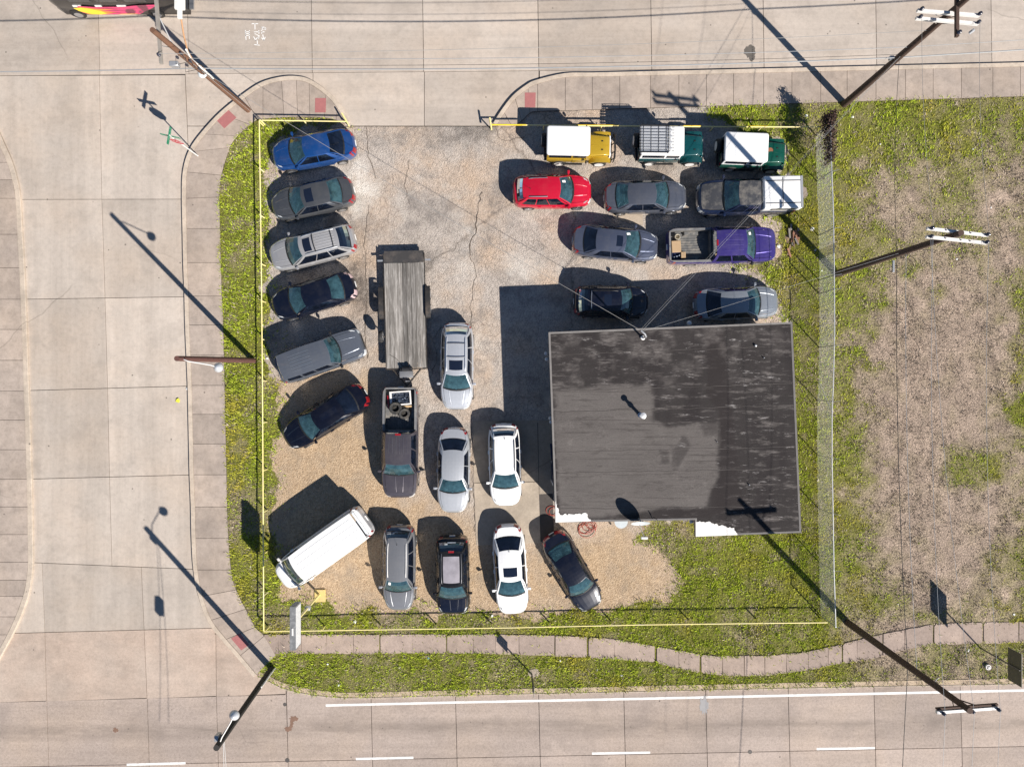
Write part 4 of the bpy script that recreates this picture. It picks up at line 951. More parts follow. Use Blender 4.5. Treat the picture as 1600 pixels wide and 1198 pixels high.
pk3, sp3 = build_car('pickup_truck', 'dark navy pickup with faded hood and white camper shell', PICK, P_NAVT, (1087, 311), (1243, 308), cat='pickup', group='pickup trucks', zref=.7, hood_m=FADED, roof_m=FADED, L=5.65, W=1.95, cowl=.235, rf=.37, rr=.59, rd=.61, grille_m=ALLOY)
build_car('hatchback', 'dark blue compact SUV in the shade beside the flat roof', WAGON, P_NAVY, (1013, 473), (896, 471), sunroof=(.30, .52), sunroof_u=.5, rails=1, rails_m=DARKM, W=1.82, H=1.62, cat='hatchback', bars=(.9,), bars_m=ALLOY)  # blue of the paint stands for sky reflection on a black body
build_car('sedan', 'pale steel sedan half in the shade of the building', SEDAN, P_SB, (1216, 471), (1083, 477), glass2=GLASSD)
# camper shell on the navy pickup
def on_truck(root, fn): return fn
xt, xb, yi, zf, z1 = sp3['_bed']; shw = sp3['wT']
SHELL = M('white_fibreglass', (.78, .78, .78), .4, var=.05, dirt=(.45, .42, .38), dirt_amt=.3)
q = MB(); q.bbox(xt - .08, xb + .02, -shw + .03, shw - .03, z1 + .01, z1 + .62, .07, 3)
sh = q.build('camper_shell', SHELL, pk3, 40)
for y in (-.62, .62): MB().box(xt + .02, xb - .06, y - .02, y + .02, z1 + .615, z1 + .65).build('rack_bar', INT_G, sh)
MB().box((xt + xb) / 2 - .02, (xt + xb) / 2 + .02, -.8, .8, z1 + .615, z1 + .64).build('rack_bar', INT_G, sh)
for s_ in (-1, 1): MB().box(xt + .3, xb - .4, s_ * (shw - .03) - .012, s_ * (shw - .03) + .012, z1 + .22, z1 + .5).build('shell_window', M('shell_glass', (.02, .025, .03), .1), sh)
MB().box(xt - .1, xt + .02, -shw + .05, shw - .05, z1 + .59, z1 + .64).build('frame_trim', STEEL, sh)
# things lying in the beds
def world_of(root, p): return Matrix.Translation(root.location) @ Matrix.Rotation(root.rotation_euler.z, 4, 'Z') @ Vector(p)
CARD = M('cardboard', (.42, .29, .17), .9)
def loose(mb, name, mat, label, cat, root, p, rz=0, sm=None, group=None):
    o = mb.build(name, mat, None, sm, loc=world_of(root, p), rz=root.rotation_euler.z + rz); return tag(o, label, cat, group)
xt, xb, yi, zf, z1 = sp1['_bed']
loose(MB().bbox(-.26, .26, -.33, .33, 0, .28, .015, 1), 'cardboard_box', CARD, 'large tan cardboard box at the tail of the purple pickup bed', 'box', pk1, (xt + .34, -.02, zf + .03), .04)
loose(MB().bbox(-.13, .13, -.17, .17, 0, .3, .015, 1), 'cardboard_box', CARD, 'small upright tan box beside the blue crate in the purple pickup bed', 'box', pk1, (xt + .72, -.5, zf + .03), 0)
loose(MB().lathe([(.13, 0), (.15, .3), (.13, .3), (.12, .1), (.01, .1)], 18), 'bucket', M('cream_plastic', (.6, .54, .42), .6), 'cream bucket standing in the purple pickup bed', 'bucket', pk1, (xt + .42, .52, zf + .03), 0, 60)
cr = loose(MB().box(-.28, .28, -.22, .22, 0, .03), 'storage_crate', M('blue_black_plastic', (.012, .02, .07), .4), 'dark blue crate in the near corner of the purple pickup bed', 'crate', pk1, (xt + .36, -.56, zf + .03), 0)
for a_ in ((-.28, -.25, -.22, .22), (.25, .28, -.22, .22), (-.25, .25, -.22, -.19), (-.25, .25, .19, .22)): MB().box(*a_, .03, .24).build('crate_wall', _mc['blue_black_plastic'], cr)
for i in range(3): MB().lathe([(.05, .03), (.05, .2), (.02, .24), (.02, .28)], 10, (-.15 + .15 * i, .05 * (i - 1), 0)).build('bottle', M('pale_bottle', (.3, .35, .45), .3), cr, 50)
xt, xb, yi, zf, z1 = sp2['_bed']
def tyre(label, p, tilt, r=.36):
    o = MB().lathe([(r * .55, -.09), (r * .9, -.11), (r, -.05), (r, .05), (r * .9, .11), (r * .55, .09), (r * .5, 0), (r * .55, -.09)], 28).build('tyre', RUB, None, 50, loc=world_of(pk2, p)); o.rotation_euler = tilt; tag(o, label, 'tyre', 'loose tyres')
tyre('upper loose tyre lying flat in the charcoal pickup bed', (xt + 1.05, -.02 + .22 * -1, zf + .42), (.15, .1, 0))
tyre('lower loose tyre leaning in the charcoal pickup bed', (xt + 1.35, .22, zf + .26), (.35, .35, 0), .34)
wf = empty('window_frame', world_of(pk2, (xt + .5, .02, zf + .30)), pk2.rotation_euler.z + .08); tag(wf, 'white metal frame with foil lying in the charcoal pickup bed', 'frame')
for a_ in ((-.4, .4, .52, .60), (-.4, .4, -.60, -.48), (-.40, -.32, -.48, .52), (.32, .40, -.48, .52)): MB().box(*a_, -.03, .03).build('frame_bar', WHITEA, wf)
q = MB(); rr_ = random.Random(5)
pts = [[(lerp(-.3, .3, i / 9), lerp(-.45, .5, j / 9), rr_.uniform(-.08, .05)) for j in range(10)] for i in range(10)]
q.add([p for r_ in pts for p in r_], [(i * 10 + j, (i + 1) * 10 + j, (i + 1) * 10 + j + 1, i * 10 + j + 1) for i in range(9) for j in range(9)]).build('foil_sheet', M('crumpled_foil', (.12, .14, .18), .18, .7, var=.5, vs_=9), wf)
MB().box(.45, .55, -.1, .62, -.1, -.03).build('board', M('raw_wood', (.5, .34, .18), .8), wf)
MB().box(-.2, .5, -.74, -.68, -.1, 0).build('red_bar', RED, wf)
# vintage off-roaders -------------------------------------------------
def offroader(label, paint_m, c_px, zc, head, bull=False, rack=False, spare=True, rust=False, bright=None, name='offroader'):
    x, y = W(*c_px); root = empty(name, (x, y, .035), head); tag(root, label, 'off-roader', 'vintage off-roaders along the top rail')
    TOP = M('white_hardtop', (.80, .80, .80), .45, var=.03, dirt=(.55, .53, .5), dirt_amt=.25)
    b = MB().bbox(-1.85, .42, -.80, .80, .62, 1.16, .05, 2)      # tub
    b.bbox(.36, .60, -.72, .72, .70, 1.2, .05, 2)                 # cowl
    b.build('body', paint_m, root, 45)
    h = MB(); rows = [(.58, .60, 1.20), (.9, .58, 1.205), (1.3, .55, 1.195), (1.62, .53, 1.16), (1.68, .52, 1.10)]
    us = [-1, -.97, -.9, -.5, 0, .5, .9, .97, 1]; v = []
    for (xx, w_, z) in rows:
        for u in us: v.append((xx, u * w_, z + .03 * (1 - u * u) - (.035 if abs(u) > .99 else .012 if abs(u) > .95 else 0)))
    n = len(us); h.add(v, [(i * n + j, i * n + j + 1, (i + 1) * n + j + 1, (i + 1) * n + j) for i in range(len(rows) - 1) for j in range(n - 1)])
    h.add([(.58, .60, 1.16), (1.68, .52, 1.06), (1.68, .52, .6), (.58, .60, .6)], [(0, 1, 2, 3)]); h.add([(.58, -.60, 1.16), (1.68, -.52, 1.06), (1.68, -.52, .6), (.58, -.60, .6)], [(0, 1, 2, 3)])
    hd = h.build('hood', paint_m, root, 40)
    for sy in (-.24, .24):
        MB().box(1.2, 1.3, sy - .03, sy + .03, 1.22, 1.245).build('hood_catch', BLACK, hd)
    MB().tube([(.62, 0, 1.238), (1.6, 0, 1.205)], .012, 5).build('hood_hinge', paint_m, hd)
    if rust: MB().lathe([(.17, 0), (.15, .01), (.01, .012)], 14, (.86, .1, 1.222)).build('rust_patch', M('rust', (.24, .10, .05), .9, var=.5, vs_=14), hd)
    MB().bbox(1.66, 1.74, -.60, .60, .62, 1.08, .03, 2).build('grille', paint_m if not bull else TOP, root, 40)
    for sy in (-.38, .38): MB().lathe([(.11, 1.735), (.11, 1.765), (.08, 1.785), (.01, 1.79)], 16, (0, sy, .88), 'x').build('headlight', LENS, root, 50)
    for sg in (-1, 1):
        f = MB(); ya, yb_ = .50 * sg, .86 * sg; prof = [(.55, .66), (.78, .88), (.95, .97), (1.5, .97), (1.72, .90), (1.78, .78)]
        v = [(xx, yy, zz) for xx, zz in prof for yy in (ya, yb_)]; f.add(v, [(2 * i, 2 * i + 1, 2 * i + 3, 2 * i + 2) for i in range(5)])
        v = [(xx, yb_, zz - dz) for xx, zz in prof for dz in (0, .09)]; f.add(v, [(2 * i, 2 * i + 1, 2 * i + 3, 2 * i + 2) for i in range(5)])
        f.build('fender', paint_m, root, 35)
        d = MB().bbox(-.42, .38, *sorted((sg * .78, sg * .825)), .66, 1.15, .015, 1).build('door', paint_m, root)
        MB().box(-.36, -.24, *sorted((sg * .825, sg * .85)), 1.02, 1.05).build('handle', CHROME, d)
        # upper side: posts and panes
        q = MB()
        for a_, c_ in ((-1.84, -1.74), (-.50, -.40), (.32, .40)): q.box(a_, c_, *sorted((sg * .72, sg * .77)), 1.16, 1.80)
        q.box(-1.84, .40, *sorted((sg * .722, sg * .765)), 1.16, 1.22); q.build('window_frame', TOP if not bull else paint_m, root)
        MB().box(-1.74, -.5, *sorted((sg * .74, sg * .75)), 1.22, 1.80).build('side_window', GLASSD, root)
        MB().box(-.4, .32, *sorted((sg * .74, sg * .75)), 1.22, 1.80).build('side_window', GLASSD, root)
        MB().bbox(.30, .38, *sorted((sg * .9, sg * 1.06)), 1.22, 1.40, .02, 1).tube([(.34, sg * .78, 1.24), (.34, sg * .92, 1.28)], .012, 5).build('mirror', BLACK, root)
        MB().box(-1.0, .2, *sorted((sg * .80, sg * .90)), .48, .53).build('side_step', BLACK, root)
        for xa in (-1.12, 1.18): add_wheel(root, xa, sg * .72, .40, .26, 2)
        MB().box(-1.88, -1.84, *sorted((sg * .6, sg * .74)), .85, 1.0).build('taillight', RED, root)
    q = MB(); q.box(.40, .44, -.72, .72, 1.2, 1.25); q.box(.36, .40, -.72, .72, 1.74, 1.80)
    for yy in (-.72, -.02, .68): q.box(.37, .43, yy, yy + .04, 1.25, 1.74)
    q.build('windshield_frame', paint_m, root)
    MB().add([(.415, -.68, 1.25), (.415, .68, 1.25), (.39, .68, 1.74), (.39, -.68, 1.74)], [(0, 1, 2, 3)]).build('windshield', GLASS, root)
    MB().box(-1.85, -1.82, -.70, .70, 1.18, 1.78).build('rear_window', GLASSD, root)
    rf = MB(); bm = bmesh.new(); bmesh.ops.create_cube(bm, size=1)
    for v_ in bm.verts: v_.co = (lerp(-1.90, .50, v_.co.x + .5), v_.co.y * 1.60, lerp(1.80, 1.98, v_.co.z + .5))
    ve = [e for e in bm.edges if abs(e.verts[0].co.z - e.verts[1].co.z) > .05]; bmesh.ops.bevel(bm, geom=ve, offset=.14, segments=4, profile=.5, affect='EDGES')
    te = [e for e in bm.edges if all(v_.co.z > 1.97 for v_ in e.verts) and len(e.link_faces) == 2 and any(abs(f.normal.z) < .5 for f in e.link_faces)]
    bmesh.ops.bevel(bm, geom=te, offset=.07, segments=3, profile=.5, affect='EDGES'); bm.verts.index_update()
    rf.add([v_.co[:] for v_ in bm.verts], [[v_.index for v_ in f.verts] for f in bm.faces]); bm.free()
    rfo = rf.build('roof', TOP, root, 40)
    MB().box(-1.7, 1.6, -.45, .45, .45, .66).build('chassis', BLACK, root)
    MB().box(1.74, 1.86, -.74, .74, .52, .66).build('front_bumper', DARKM if not bull else DARKM, root)
    MB().box(-1.98, -1.86, -.70, .70, .52, .64).build('rear_bumper', DARKM, root)
    if bull:
        q = MB()
        for z in (.72, .88, 1.04): q.tube([(1.92, -.80, z - .04), (2.0, -.6, z), (2.02, 0, z), (2.0, .6, z), (1.92, .80, z - .04)], .032, 6)
        for yy in (-.62, -.25, .25, .62): q.tube([(1.86, yy, .6), (2.0, yy, 1.08)], .032, 6)
        q.build('bull_bar', DARKM, root)
    if spare:
        t, rm = wheel_meshes(.40, .26, 2); o = bpy.data.objects.new('spare_wheel', t); COL.objects.link(o); o.parent = root; o.location = (-2.02, .30, 1.0); o.rotation_euler = (0, 0, math.pi / 2)
        q = bpy.data.objects.new('rim', rm); COL.objects.link(q); q.parent = o
    if rack:
        RK = M('pale_rack_tube', (.55, .56, .58), .4, .5); rk = empty('roof_rack'); rk.parent = root; z = 2.12
        q = MB(); R_ = [(-1.95, -.72), (-.42, -.72), (-.42, .74), (-1.95, .74)]
        for zz in (z, z + .1):
            for (a_, c_) in zip(R_, R_[1:] + R_[:1]): q.tube([(*a_, zz), (*c_, zz)], .018, 6)
        for (a_, c_) in R_: q.tube([(a_, c_, 1.96), (a_, c_, z + .1)], .018, 6)
        q.build('rack_frame', DARKM, rk)
        for k in range(9):
            yy = lerp(-.64, .66, k / 8); MB().bbox(-2.0, -.22 if k % 2 else -.3, yy - .05, yy + .05, z - .01, z + .05, .015, 1).build('rack_slat', RK, rk)
        for k in range(4): xx = lerp(-1.8, -.55, k / 3); MB().tube([(xx, -.72, z + .07), (xx, .74, z + .07)], .014, 5).build('rack_crossbar', DARKM, rk)
        q = MB()
        for k in range(9): yy = lerp(-.64, .66, k / 8); q.tube([(-.24, yy, z + .02), (-.10, yy, z + .02)], .016, 5)
        q.build('slat_end', BLACK, rk)
    return root
P_GOLD = paint('mustard_gold', (.42, .27, .02), .15, dust=.06); P_TEAL = paint('dark_teal_green', (.004, .055, .062), .1, dust=.05); P_TEAL2 = paint('bottle_green', (.004, .065, .045), .1, dust=.08)
offroader('mustard yellow off-roader with white hardtop and black bull bar', P_GOLD, (903, 238), 0, -.02, bull=True)
offroader('dark teal off-roader carrying a slatted roof rack', P_TEAL, (1043, 238), 0, -.01, rack=True)
offroader('bottle green off-roader with plain white hardtop and rusty hood spot', P_TEAL2, (1168, 248), 0, -.04, rust=True)

# flatbed trailer -------------------------------------------------------
tc_ = W(633, 486, .6); tr = empty('flatbed_trailer', (*tc_, .03), math.radians(-88.6)); tag(tr, 'wooden-deck flatbed car trailer with steel dovetail, parked alone', 'trailer')
TL = 6.7 * .5; TW = 1.13
# local x forward = tongue (screen down)
wd_m, nt, p = newmat('weathered_deck_plank'); co = objco(nt, (.22, 22, 3)); oi = nd(nt, "ShaderNodeObjectInfo")
off = nd(nt, "ShaderNodeCombineXYZ", None, X=math_(nt, 'MULTIPLY', oi.outputs['Random'], 61.0), Y=math_(nt, 'MULTIPLY', oi.outputs['Random'], 37.0)).outputs[0]
gr = noise(nt, nd(nt, "ShaderNodeVectorMath", {'operation': 'ADD'}, i0=co, i1=off).outputs[0], 1.1, 5, .65)
pl = nd(nt, "ShaderNodeVectorMath", {'operation': 'ADD'}, i0=nd(nt, "ShaderNodeMapping", None, Vector=nd(nt, "ShaderNodeTexCoord").outputs['Object'], Scale=(.4, 3.5, 1)).outputs[0], i1=off).outputs[0]
c = ramp(nt, gr, [(.25, (.05, .045, .04)), (.48, (.17, .155, .14)), (.70, (.40, .375, .35))])
c = mixc(nt, c, (.55, .52, .49), ramp(nt, noise(nt, pl, 2.2, 5, .7), [(.5, 0), (.72, .7)]))
c = mixc(nt, c, (.07, .065, .06), ramp(nt, noise(nt, pl, 1.6, 5, .75), [(.55, 0), (.74, .75)]))
c = mixc(nt, c, ramp(nt, oi.outputs['Random'], [(0, .55), (1, 1.25)]), 1, 'MULTIPLY')
nt.links.new(c, p.inputs['Base Color']); p.inputs['Roughness'].default_value = .85
np_ = 9; wpl = 2 * TW / np_; x0, x1 = -2.75, 3.25
for k in range(np_):
    yy = -TW + (k + .5) * wpl
    MB().bbox(x0 + random.uniform(0, .02), x1 - random.uniform(0, .02), -wpl / 2 + .007, wpl / 2 - .007, 0, .045, .006, 1).build('plank', wd_m, tr, loc=(0, yy, .56 + random.uniform(0, .004)))
BSTEEL = M('black_painted_steel', (.035, .033, .032), .5, .2, dirt=(.16, .12, .09), dirt_amt=.6, ds=2)
q = MB()
for sg in (-1, 1): q.box(-3.3, 3.3, *sorted((sg * (TW + .005), sg * (TW + .055))), .44, .59)
q.box(3.26, 3.33, -TW, TW, .44, .62); q.box(-2.8, 3.2, -.05, .05, .42, .54)
for k in range(9): q.box(-2.7 + k * .72, -2.64 + k * .72, -TW, TW, .46, .555)
q.build('frame', BSTEEL, tr)
MB().add([(-2.76, -TW, .6), (-2.76, TW, .6), (-3.45, TW, .50), (-3.45, -TW, .50), (-3.45, TW, .42), (-3.45, -TW, .42)], [(0, 1, 2, 3), (3, 2, 4, 5)]).build('dovetail', M('worn_steel_plate', (.075, .07, .068), .55, .3, dirt=(.22, .18, .15), dirt_amt=.6, ds=1.5), tr)
for sg in (-1, 1):
    f = MB(); prof = [(-1.42, .52), (-1.38, .72), (-1.25, .80), (.25, .80), (.38, .72), (.42, .52)]; a_, b_ = sg * (TW + .06), sg * (TW + .34)
    f.add([(xx, yy, zz) for xx, zz in prof for yy in (a_, b_)], [(2 * i, 2 * i + 1, 2 * i + 3, 2 * i + 2) for i in range(5)])
    f.add([(xx, b_, zz - dz) for xx, zz in prof for dz in (0, .06)], [(2 * i, 2 * i + 1, 2 * i + 3, 2 * i + 2) for i in range(5)])
    f.build('fender', BSTEEL, tr, 35)
    for xa in (-.95, -.08): add_wheel(tr, xa, sg * (TW + .20), .36, .22, 1)
    MB().box(-2.95, -2.86, *sorted((sg * (TW + .06), sg * (TW + .38))), .48, .56).build('ramp_bracket', STEEL, tr)
    MB().box(-3.3, -3.2, *sorted((sg * (TW - .15), sg * TW)), .4, .5).build('taillight', RED, tr)
q = MB()
for sg in (-1, 1): q.tube([(3.3, sg * .8, .5), (4.25, 0, .5)], .05, 6)
q.tube([(4.2, 0, .5), (4.5, 0, .5)], .06, 8); q.build('tongue', BSTEEL, tr)
w_ = MB().bbox(3.22, 3.44, -.36, .36, .62, .74, .02, 1).lathe([(.09, -.22), (.12, -.2), (.12, .2), (.09, .22)], 14, (3.3, .0, .84), 'y').bbox(3.2, 3.36, .2, .36, .74, .98, .02, 1); w_.build('winch', DARKM, tr, 40)
MB().bbox(3.42, 3.80, -.38, .38, .5, .78, .03, 2).build('tool_box', M('diamond_plate_grey', (.30, .30, .31), .45, .5, dirt=(.12, .11, .1)), tr, 40)
MB().tube([(4.0, .02, .2), (4.0, .02, 1.0)], .035, 8).tube([(4.0, .02, 1.0), (4.0, .25, 1.0)], .015, 5).build('jack', STEEL, tr)
MB().tube([(3.25, -.1, .63), (2.95, -.35, .615), (2.7, -.55, .612), (2.45, -.95, .612)], .010, 4).build('cable', BLACK, tr)
sw = bpy.data.objects.new('spare_wheel', wheel_meshes(.34, .2, 1)[0]); COL.objects.link(sw); sw.parent = tr; sw.location = (1.45, -TW - .2, .98)
sq = bpy.data.objects.new('rim', wheel_meshes(.34, .2, 1)[1]); COL.objects.link(sq); sq.parent = sw
MB().tube([(1.45, -TW - .03, .5), (1.45, -TW - .08, .95)], .04, 6).build('spare_bracket', BSTEEL, tr)

# long black bus with flames at the top edge ---------------------------
bx_, by_ = W(198, 30); bus = empty('custom_bus', (bx_, by_ + .05, .01), math.pi); tag(bus, 'black custom bus with yellow and magenta flame paint at the top edge', 'bus')
BBLK = paint('bus_black', (.008, .008, .009), .1, dust=.05)
Lb, Wb = 7.3, 2.2     # near side at local y=0 (screen down), body runs to local y=-Wb
q = MB(); rows_b = [(0, .38), (-.03, .6), (0, 1.0), (-.04, 1.5), (-.12, 2.1), (-.25, 2.45)]
pb = [(-3.9, 0), (-3.9, -2.2), (3.2, -2.2), (3.75, -1.9), (3.75, -.3), (3.25, 0)]
def plan(k):
    i = -rows_b[k][0]; return [(-3.9 + i, -i), (-3.9 + i, -2.2 + i), (3.2 - i, -2.2 + i), (3.75 - i * 2.2, -1.85), (3.75 - i * 2.2, -.35), (3.2 - i, -i)]
v = [(*p_, rows_b[k][1]) for k in range(6) for p_ in plan(k)]
q.add(v, [(k * 6 + j, k * 6 + (j + 1) % 6, (k + 1) * 6 + (j + 1) % 6, (k + 1) * 6 + j) for k in range(5) for j in range(6)]); q.add([], [])
q.f.append(tuple(5 * 6 + j for j in range(6))); q.build('body', BBLK, bus, 35)
for xa in (2.55, -1.95):
    for yy in (-.10, -2.1):
        o = add_wheel(bus, xa, yy, .36, .24, 0); o.rotation_euler = (0, 0, 0 if yy > -1 else math.pi)
    MB().lathe([(.44, -.02), (.44, .012), (.36, .014), (.01, .014)], 20, (xa, -.01, .42), 'y').build('wheel_arch', BLACK, bus)
YF = M('flame_yellow', (.85, .62, .01), .35, coat=.8, var=.03); OF = M('flame_orange', (.80, .25, .03), .35, coat=.8, var=.05); PF_ = M('flame_magenta', (.62, .02, .14), .35, coat=.8, var=.08)
def flame(pts, mat, y, name='flame_decal'):
    MB().add([(x_, y, z_) for x_, z_ in pts], [tuple(range(len(pts)))]).build(name, mat, bus)
flame([(2.15, .62), (2.3, 1.05), (2.0, 1.32), (1.2, 1.22), (-.5, 1.25), (-1.5, 1.42), (-2.6, 1.48), (-1.9, 1.02), (-1.4, .72), (-1.0, .45), (1.2, .42), (1.9, .45)], PF_, .016)
flame([(2.2, .75), (2.3, 1.1), (1.9, 1.22), (1.2, 1.05), (.2, .98), (1.0, .85), (.2, .66), (1.0, .44), (1.9, .45)], OF, .020)
flame([(2.25, .8), (2.4, 1.12), (1.95, 1.18), (1.5, 1.05), (1.0, .8), (.8, .55), (1.2, .43), (1.7, .45)], YF, .024)
for zz, xx, ll in ((1.08, -.3, 1.6), (.86, -.5, 1.3), (.62, -.2, 1.2)):
    flame([(xx, zz - .03), (xx + ll * .5, zz + .01), (xx + ll, zz + .03), (xx + ll * .5, zz + .05)], BBLK, .028, 'black_tongue')
flame([(.3, .44), (.0, .52), (-.6, .56), (-1.0, .50), (-.4, .43)], M('flame_peach', (.75, .40, .18), .4), .027)
for xx in (1.7, .2, -1.4): MB().box(xx - .6, xx + .6, -.09, -.055, 1.5, 2.0).build('side_window', M('bus_glass', (.015, .02, .025), .08, coat=1), bus)
MB().box(3.5, 3.6, -1.8, -.4, 1.4, 2.0).build('windshield', _mc['bus_glass'], bus)
for i, (xx, wd_) in enumerate(((2.2, .25), (1.95, .16), (.9, .35), (-.4, .5))): MB().box(xx - wd_ / 2, xx + wd_ / 2, -.03, .012, 1.2, 1.34).build('white_badge', WHITEA, bus)
MB().box(-4.15, -3.9, -1.9, -.2, .5, .62).build('rear_step', ALLOY, bus)
# ---------------------------------------------------------------- building
ZR = 3.1
RC = [(857, 519), (1238, 503), (1252, 832), (1087, 838), (1086, 812), (868, 816)]
rc = [W(x, y, ZR) for x, y in RC]
bl = empty('flat_roofed_building', ((rc[0][0] + rc[2][0]) / 2, (rc[0][1] + rc[2][1]) / 2, 0)); tag(bl, 'single-storey building with patched black flat roof and pale eaves', 'building')
ox, oy = bl.location.x, bl.location.y
rel = lambda pts: [(x - ox, y - oy) for x, y in pts]
rm, nt, p = newmat('tar_roof'); co = objco(nt)
c = mixc(nt, (.024, .021, .021), (.052, .046, .045), noise(nt, objco(nt, (.35, .9, 1)), 1, 6, .65))
c = mixc(nt, c, (.026, .022, .023), ramp(nt, noise(nt, objco(nt, (.5, .08, 1), loc=(3, 0, 0)), 1.6, 4), [(.5, 0), (.62, .6)]))
c = mixc(nt, c, (.20, .18, .17), ramp(nt, noise(nt, objco(nt, (.55, 2.6, 1)), 1.3, 6, .72), [(.53, 0), (.72, .8)]))
c = mixc(nt, c, (.46, .43, .42), ramp(nt, noise(nt, objco(nt, (.8, 3.4, 1), loc=(5, 2, 0)), 1.1, 6, .75), [(.60, 0), (.72, .8)]))
c = mixc(nt, c, ramp(nt, noise(nt, co, 30, 4, .7), [(.3, .75), (.7, 1.2)]), 1, 'MULTIPLY')
nt.links.new(c, p.inputs['Base Color']); p.inputs['Roughness'].default_value = .88; p.inputs['Specular IOR Level'].default_value = .15
b = nd(nt, "ShaderNodeBump", None, Strength=.7, Distance=.02, Height=noise(nt, objco(nt, (1, 5, 1)), 6, 5, .7)); nt.links.new(b.outputs[0], p.inputs['Normal'])
pm, nt, p = newmat('grey_roof_coating'); co = objco(nt)
c = mixc(nt, (.155, .135, .125), (.235, .21, .195), noise(nt, objco(nt, (.4, .9, 1)), 1, 6, .65))
c = mixc(nt, c, (.075, .066, .062), ramp(nt, noise(nt, objco(nt, (.7, 4.5, 1)), 1.2, 6, .75), [(.56, 0), (.76, .7)]))
wv = nd(nt, "ShaderNodeTexNoise", None, Vector=objco(nt, (.18, 8, 1)), Scale=1.4, Detail=4.0).outputs[0]
c = mixc(nt, c, (.10, .09, .085), ramp(nt, wv, [(.60, 0), (.68, .5)]))
c = mixc(nt, c, ramp(nt, noise(nt, co, 26, 5, .75), [(.3, .8), (.7, 1.15)]), 1, 'MULTIPLY')
nt.links.new(c, p.inputs['Base Color']); p.inputs['Roughness'].default_value = .9; p.inputs['Specular IOR Level'].default_value = .15
b = nd(nt, "ShaderNodeBump", None, Strength=.9, Distance=.02, Height=noise(nt, objco(nt, (1, 4, 1)), 7, 6, .75)); nt.links.new(b.outputs[0], p.inputs['Normal'])
TRIM = M('grey_roof_edge', (.17, .158, .152), .7, var=.3, dirt=(.1, .09, .085), dirt_amt=.5)
roof_o = MB().prism(rel(inset(rc, .03)), ZR - .2, ZR - .03).build('roof_slab', rm, bl)
gxr = np.arange(min(p_[0] for p_ in rc) , max(p_[0] for p_ in rc) , .07); gyr = np.arange(min(p_[1] for p_ in rc), max(p_[1] for p_ in rc), .07)
RX, RY = np.meshgrid(gxr, gyr, indexing='ij'); okr = inpoly(RX, RY, inset(rc, .05)); cr_ = okr[:-1, :-1] & okr[1:, :-1] & okr[:-1, 1:] & okr[1:, 1:]
ur = np.zeros_like(okr); ur[:-1, :-1] |= cr_; ur[1:, :-1] |= cr_; ur[:-1, 1:] |= cr_; ur[1:, 1:] |= cr_
ir = -np.ones(okr.shape, int); ir[ur] = np.arange(ur.sum()); rx, ry = RX[ur], RY[ur]; ii, jj = np.nonzero(cr_)
rz = ZR - .015 + (vnoise(rx, ry, .5, 81, 4) - .5) * .008
me = bpy.data.meshes.new('roof'); me.from_pydata(np.stack([rx - ox, ry - oy, rz], 1).tolist(), [], np.stack([ir[ii, jj], ir[ii + 1, jj], ir[ii + 1, jj + 1], ir[ii, jj + 1]], 1).tolist()); me.shade_smooth()
def rmask(polys, warp, rad):   # roof polygons are given in pixels at roof height
    k = (CAMH - ZR) / CAMH; return soft(rx / k, ry / k, polys, warp, rad)
coat = rmask([[(866, 608), (1016, 600), (1018, 655), (1040, 666), (1082, 664), (1122, 662), (1125, 700), (1120, 745), (1106, 770), (1103, 792), (1030, 794), (940, 809), (873, 809)]], .22, .12)
cut = rmask([[(1031, 703), (1046, 702), (1048, 722), (1034, 726)], [(1050, 700), (1066, 682), (1078, 690), (1070, 715), (1062, 730), (1052, 738)], [(1090, 640), (1112, 640), (1120, 655), (1122, 682), (1100, 682), (1090, 668)]], .25, .08)
mot = np.clip((vnoise(rx, ry, 1.2, 84, 5) - .45) * 4, 0, 1) * rmask([[(857, 519), (1238, 503), (1240, 535), (1000, 600), (860, 600)]], .8, 1.2)
fresh = rmask([[(1110, 764), (1160, 762), (1162, 800), (1112, 803)], [(1020, 796), (1110, 793), (1112, 809), (1022, 811)], [(1104, 520), (1132, 520), (1160, 800), (1125, 800), (1125, 640), (1104, 620)]], .12, .08)
fattr(me, 'coat', np.clip(coat - cut * .55, 0, 1)); fattr(me, 'mottle', mot); fattr(me, 'fresh', fresh)
nt = rm.node_tree; pr = nt.nodes['Principled BSDF']; dark_c = pr.inputs['Base Color'].links[0].from_socket
atr = lambda n: nd(nt, "ShaderNodeAttribute", {'attribute_name': n}).outputs['Fac']; co = objco(nt)
dark_c = mixc(nt, dark_c, (.030, .025, .025), math_(nt, 'MULTIPLY', atr('fresh'), .7))
dark_c = mixc(nt, dark_c, (.19, .17, .16), math_(nt, 'MULTIPLY', math_(nt, 'MULTIPLY', atr('mottle'), .8), ramp(nt, noise(nt, objco(nt, (1.2, 4, 1)), 2, 6, .8), [(.35, .1), (.65, 1)])))
gc = mixc(nt, (.085, .076, .072), (.155, .140, .132), noise(nt, objco(nt, (.4, .9, 1)), 1, 6, .65))
gc = mixc(nt, gc, (.045, .039, .037), ramp(nt, noise(nt, objco(nt, (.9, 3.2, 1)), 1.2, 7, .78), [(.52, 0), (.76, .85)]))
gc = mixc(nt, gc, (.22, .198, .185), ramp(nt, noise(nt, objco(nt, (1.2, 1.2, 1), loc=(3, 8, 0)), 1.2, 7, .75), [(.56, 0), (.75, .5)]))
gc = mixc(nt, gc, (.055, .048, .046), ramp(nt, noise(nt, objco(nt, (.18, 7, 1)), 1.4, 4), [(.58, 0), (.66, .5)]))
gc = mixc(nt, gc, ramp(nt, noise(nt, co, 22, 5, .75), [(.3, .7), (.7, 1.22)]), 1, 'MULTIPLY')
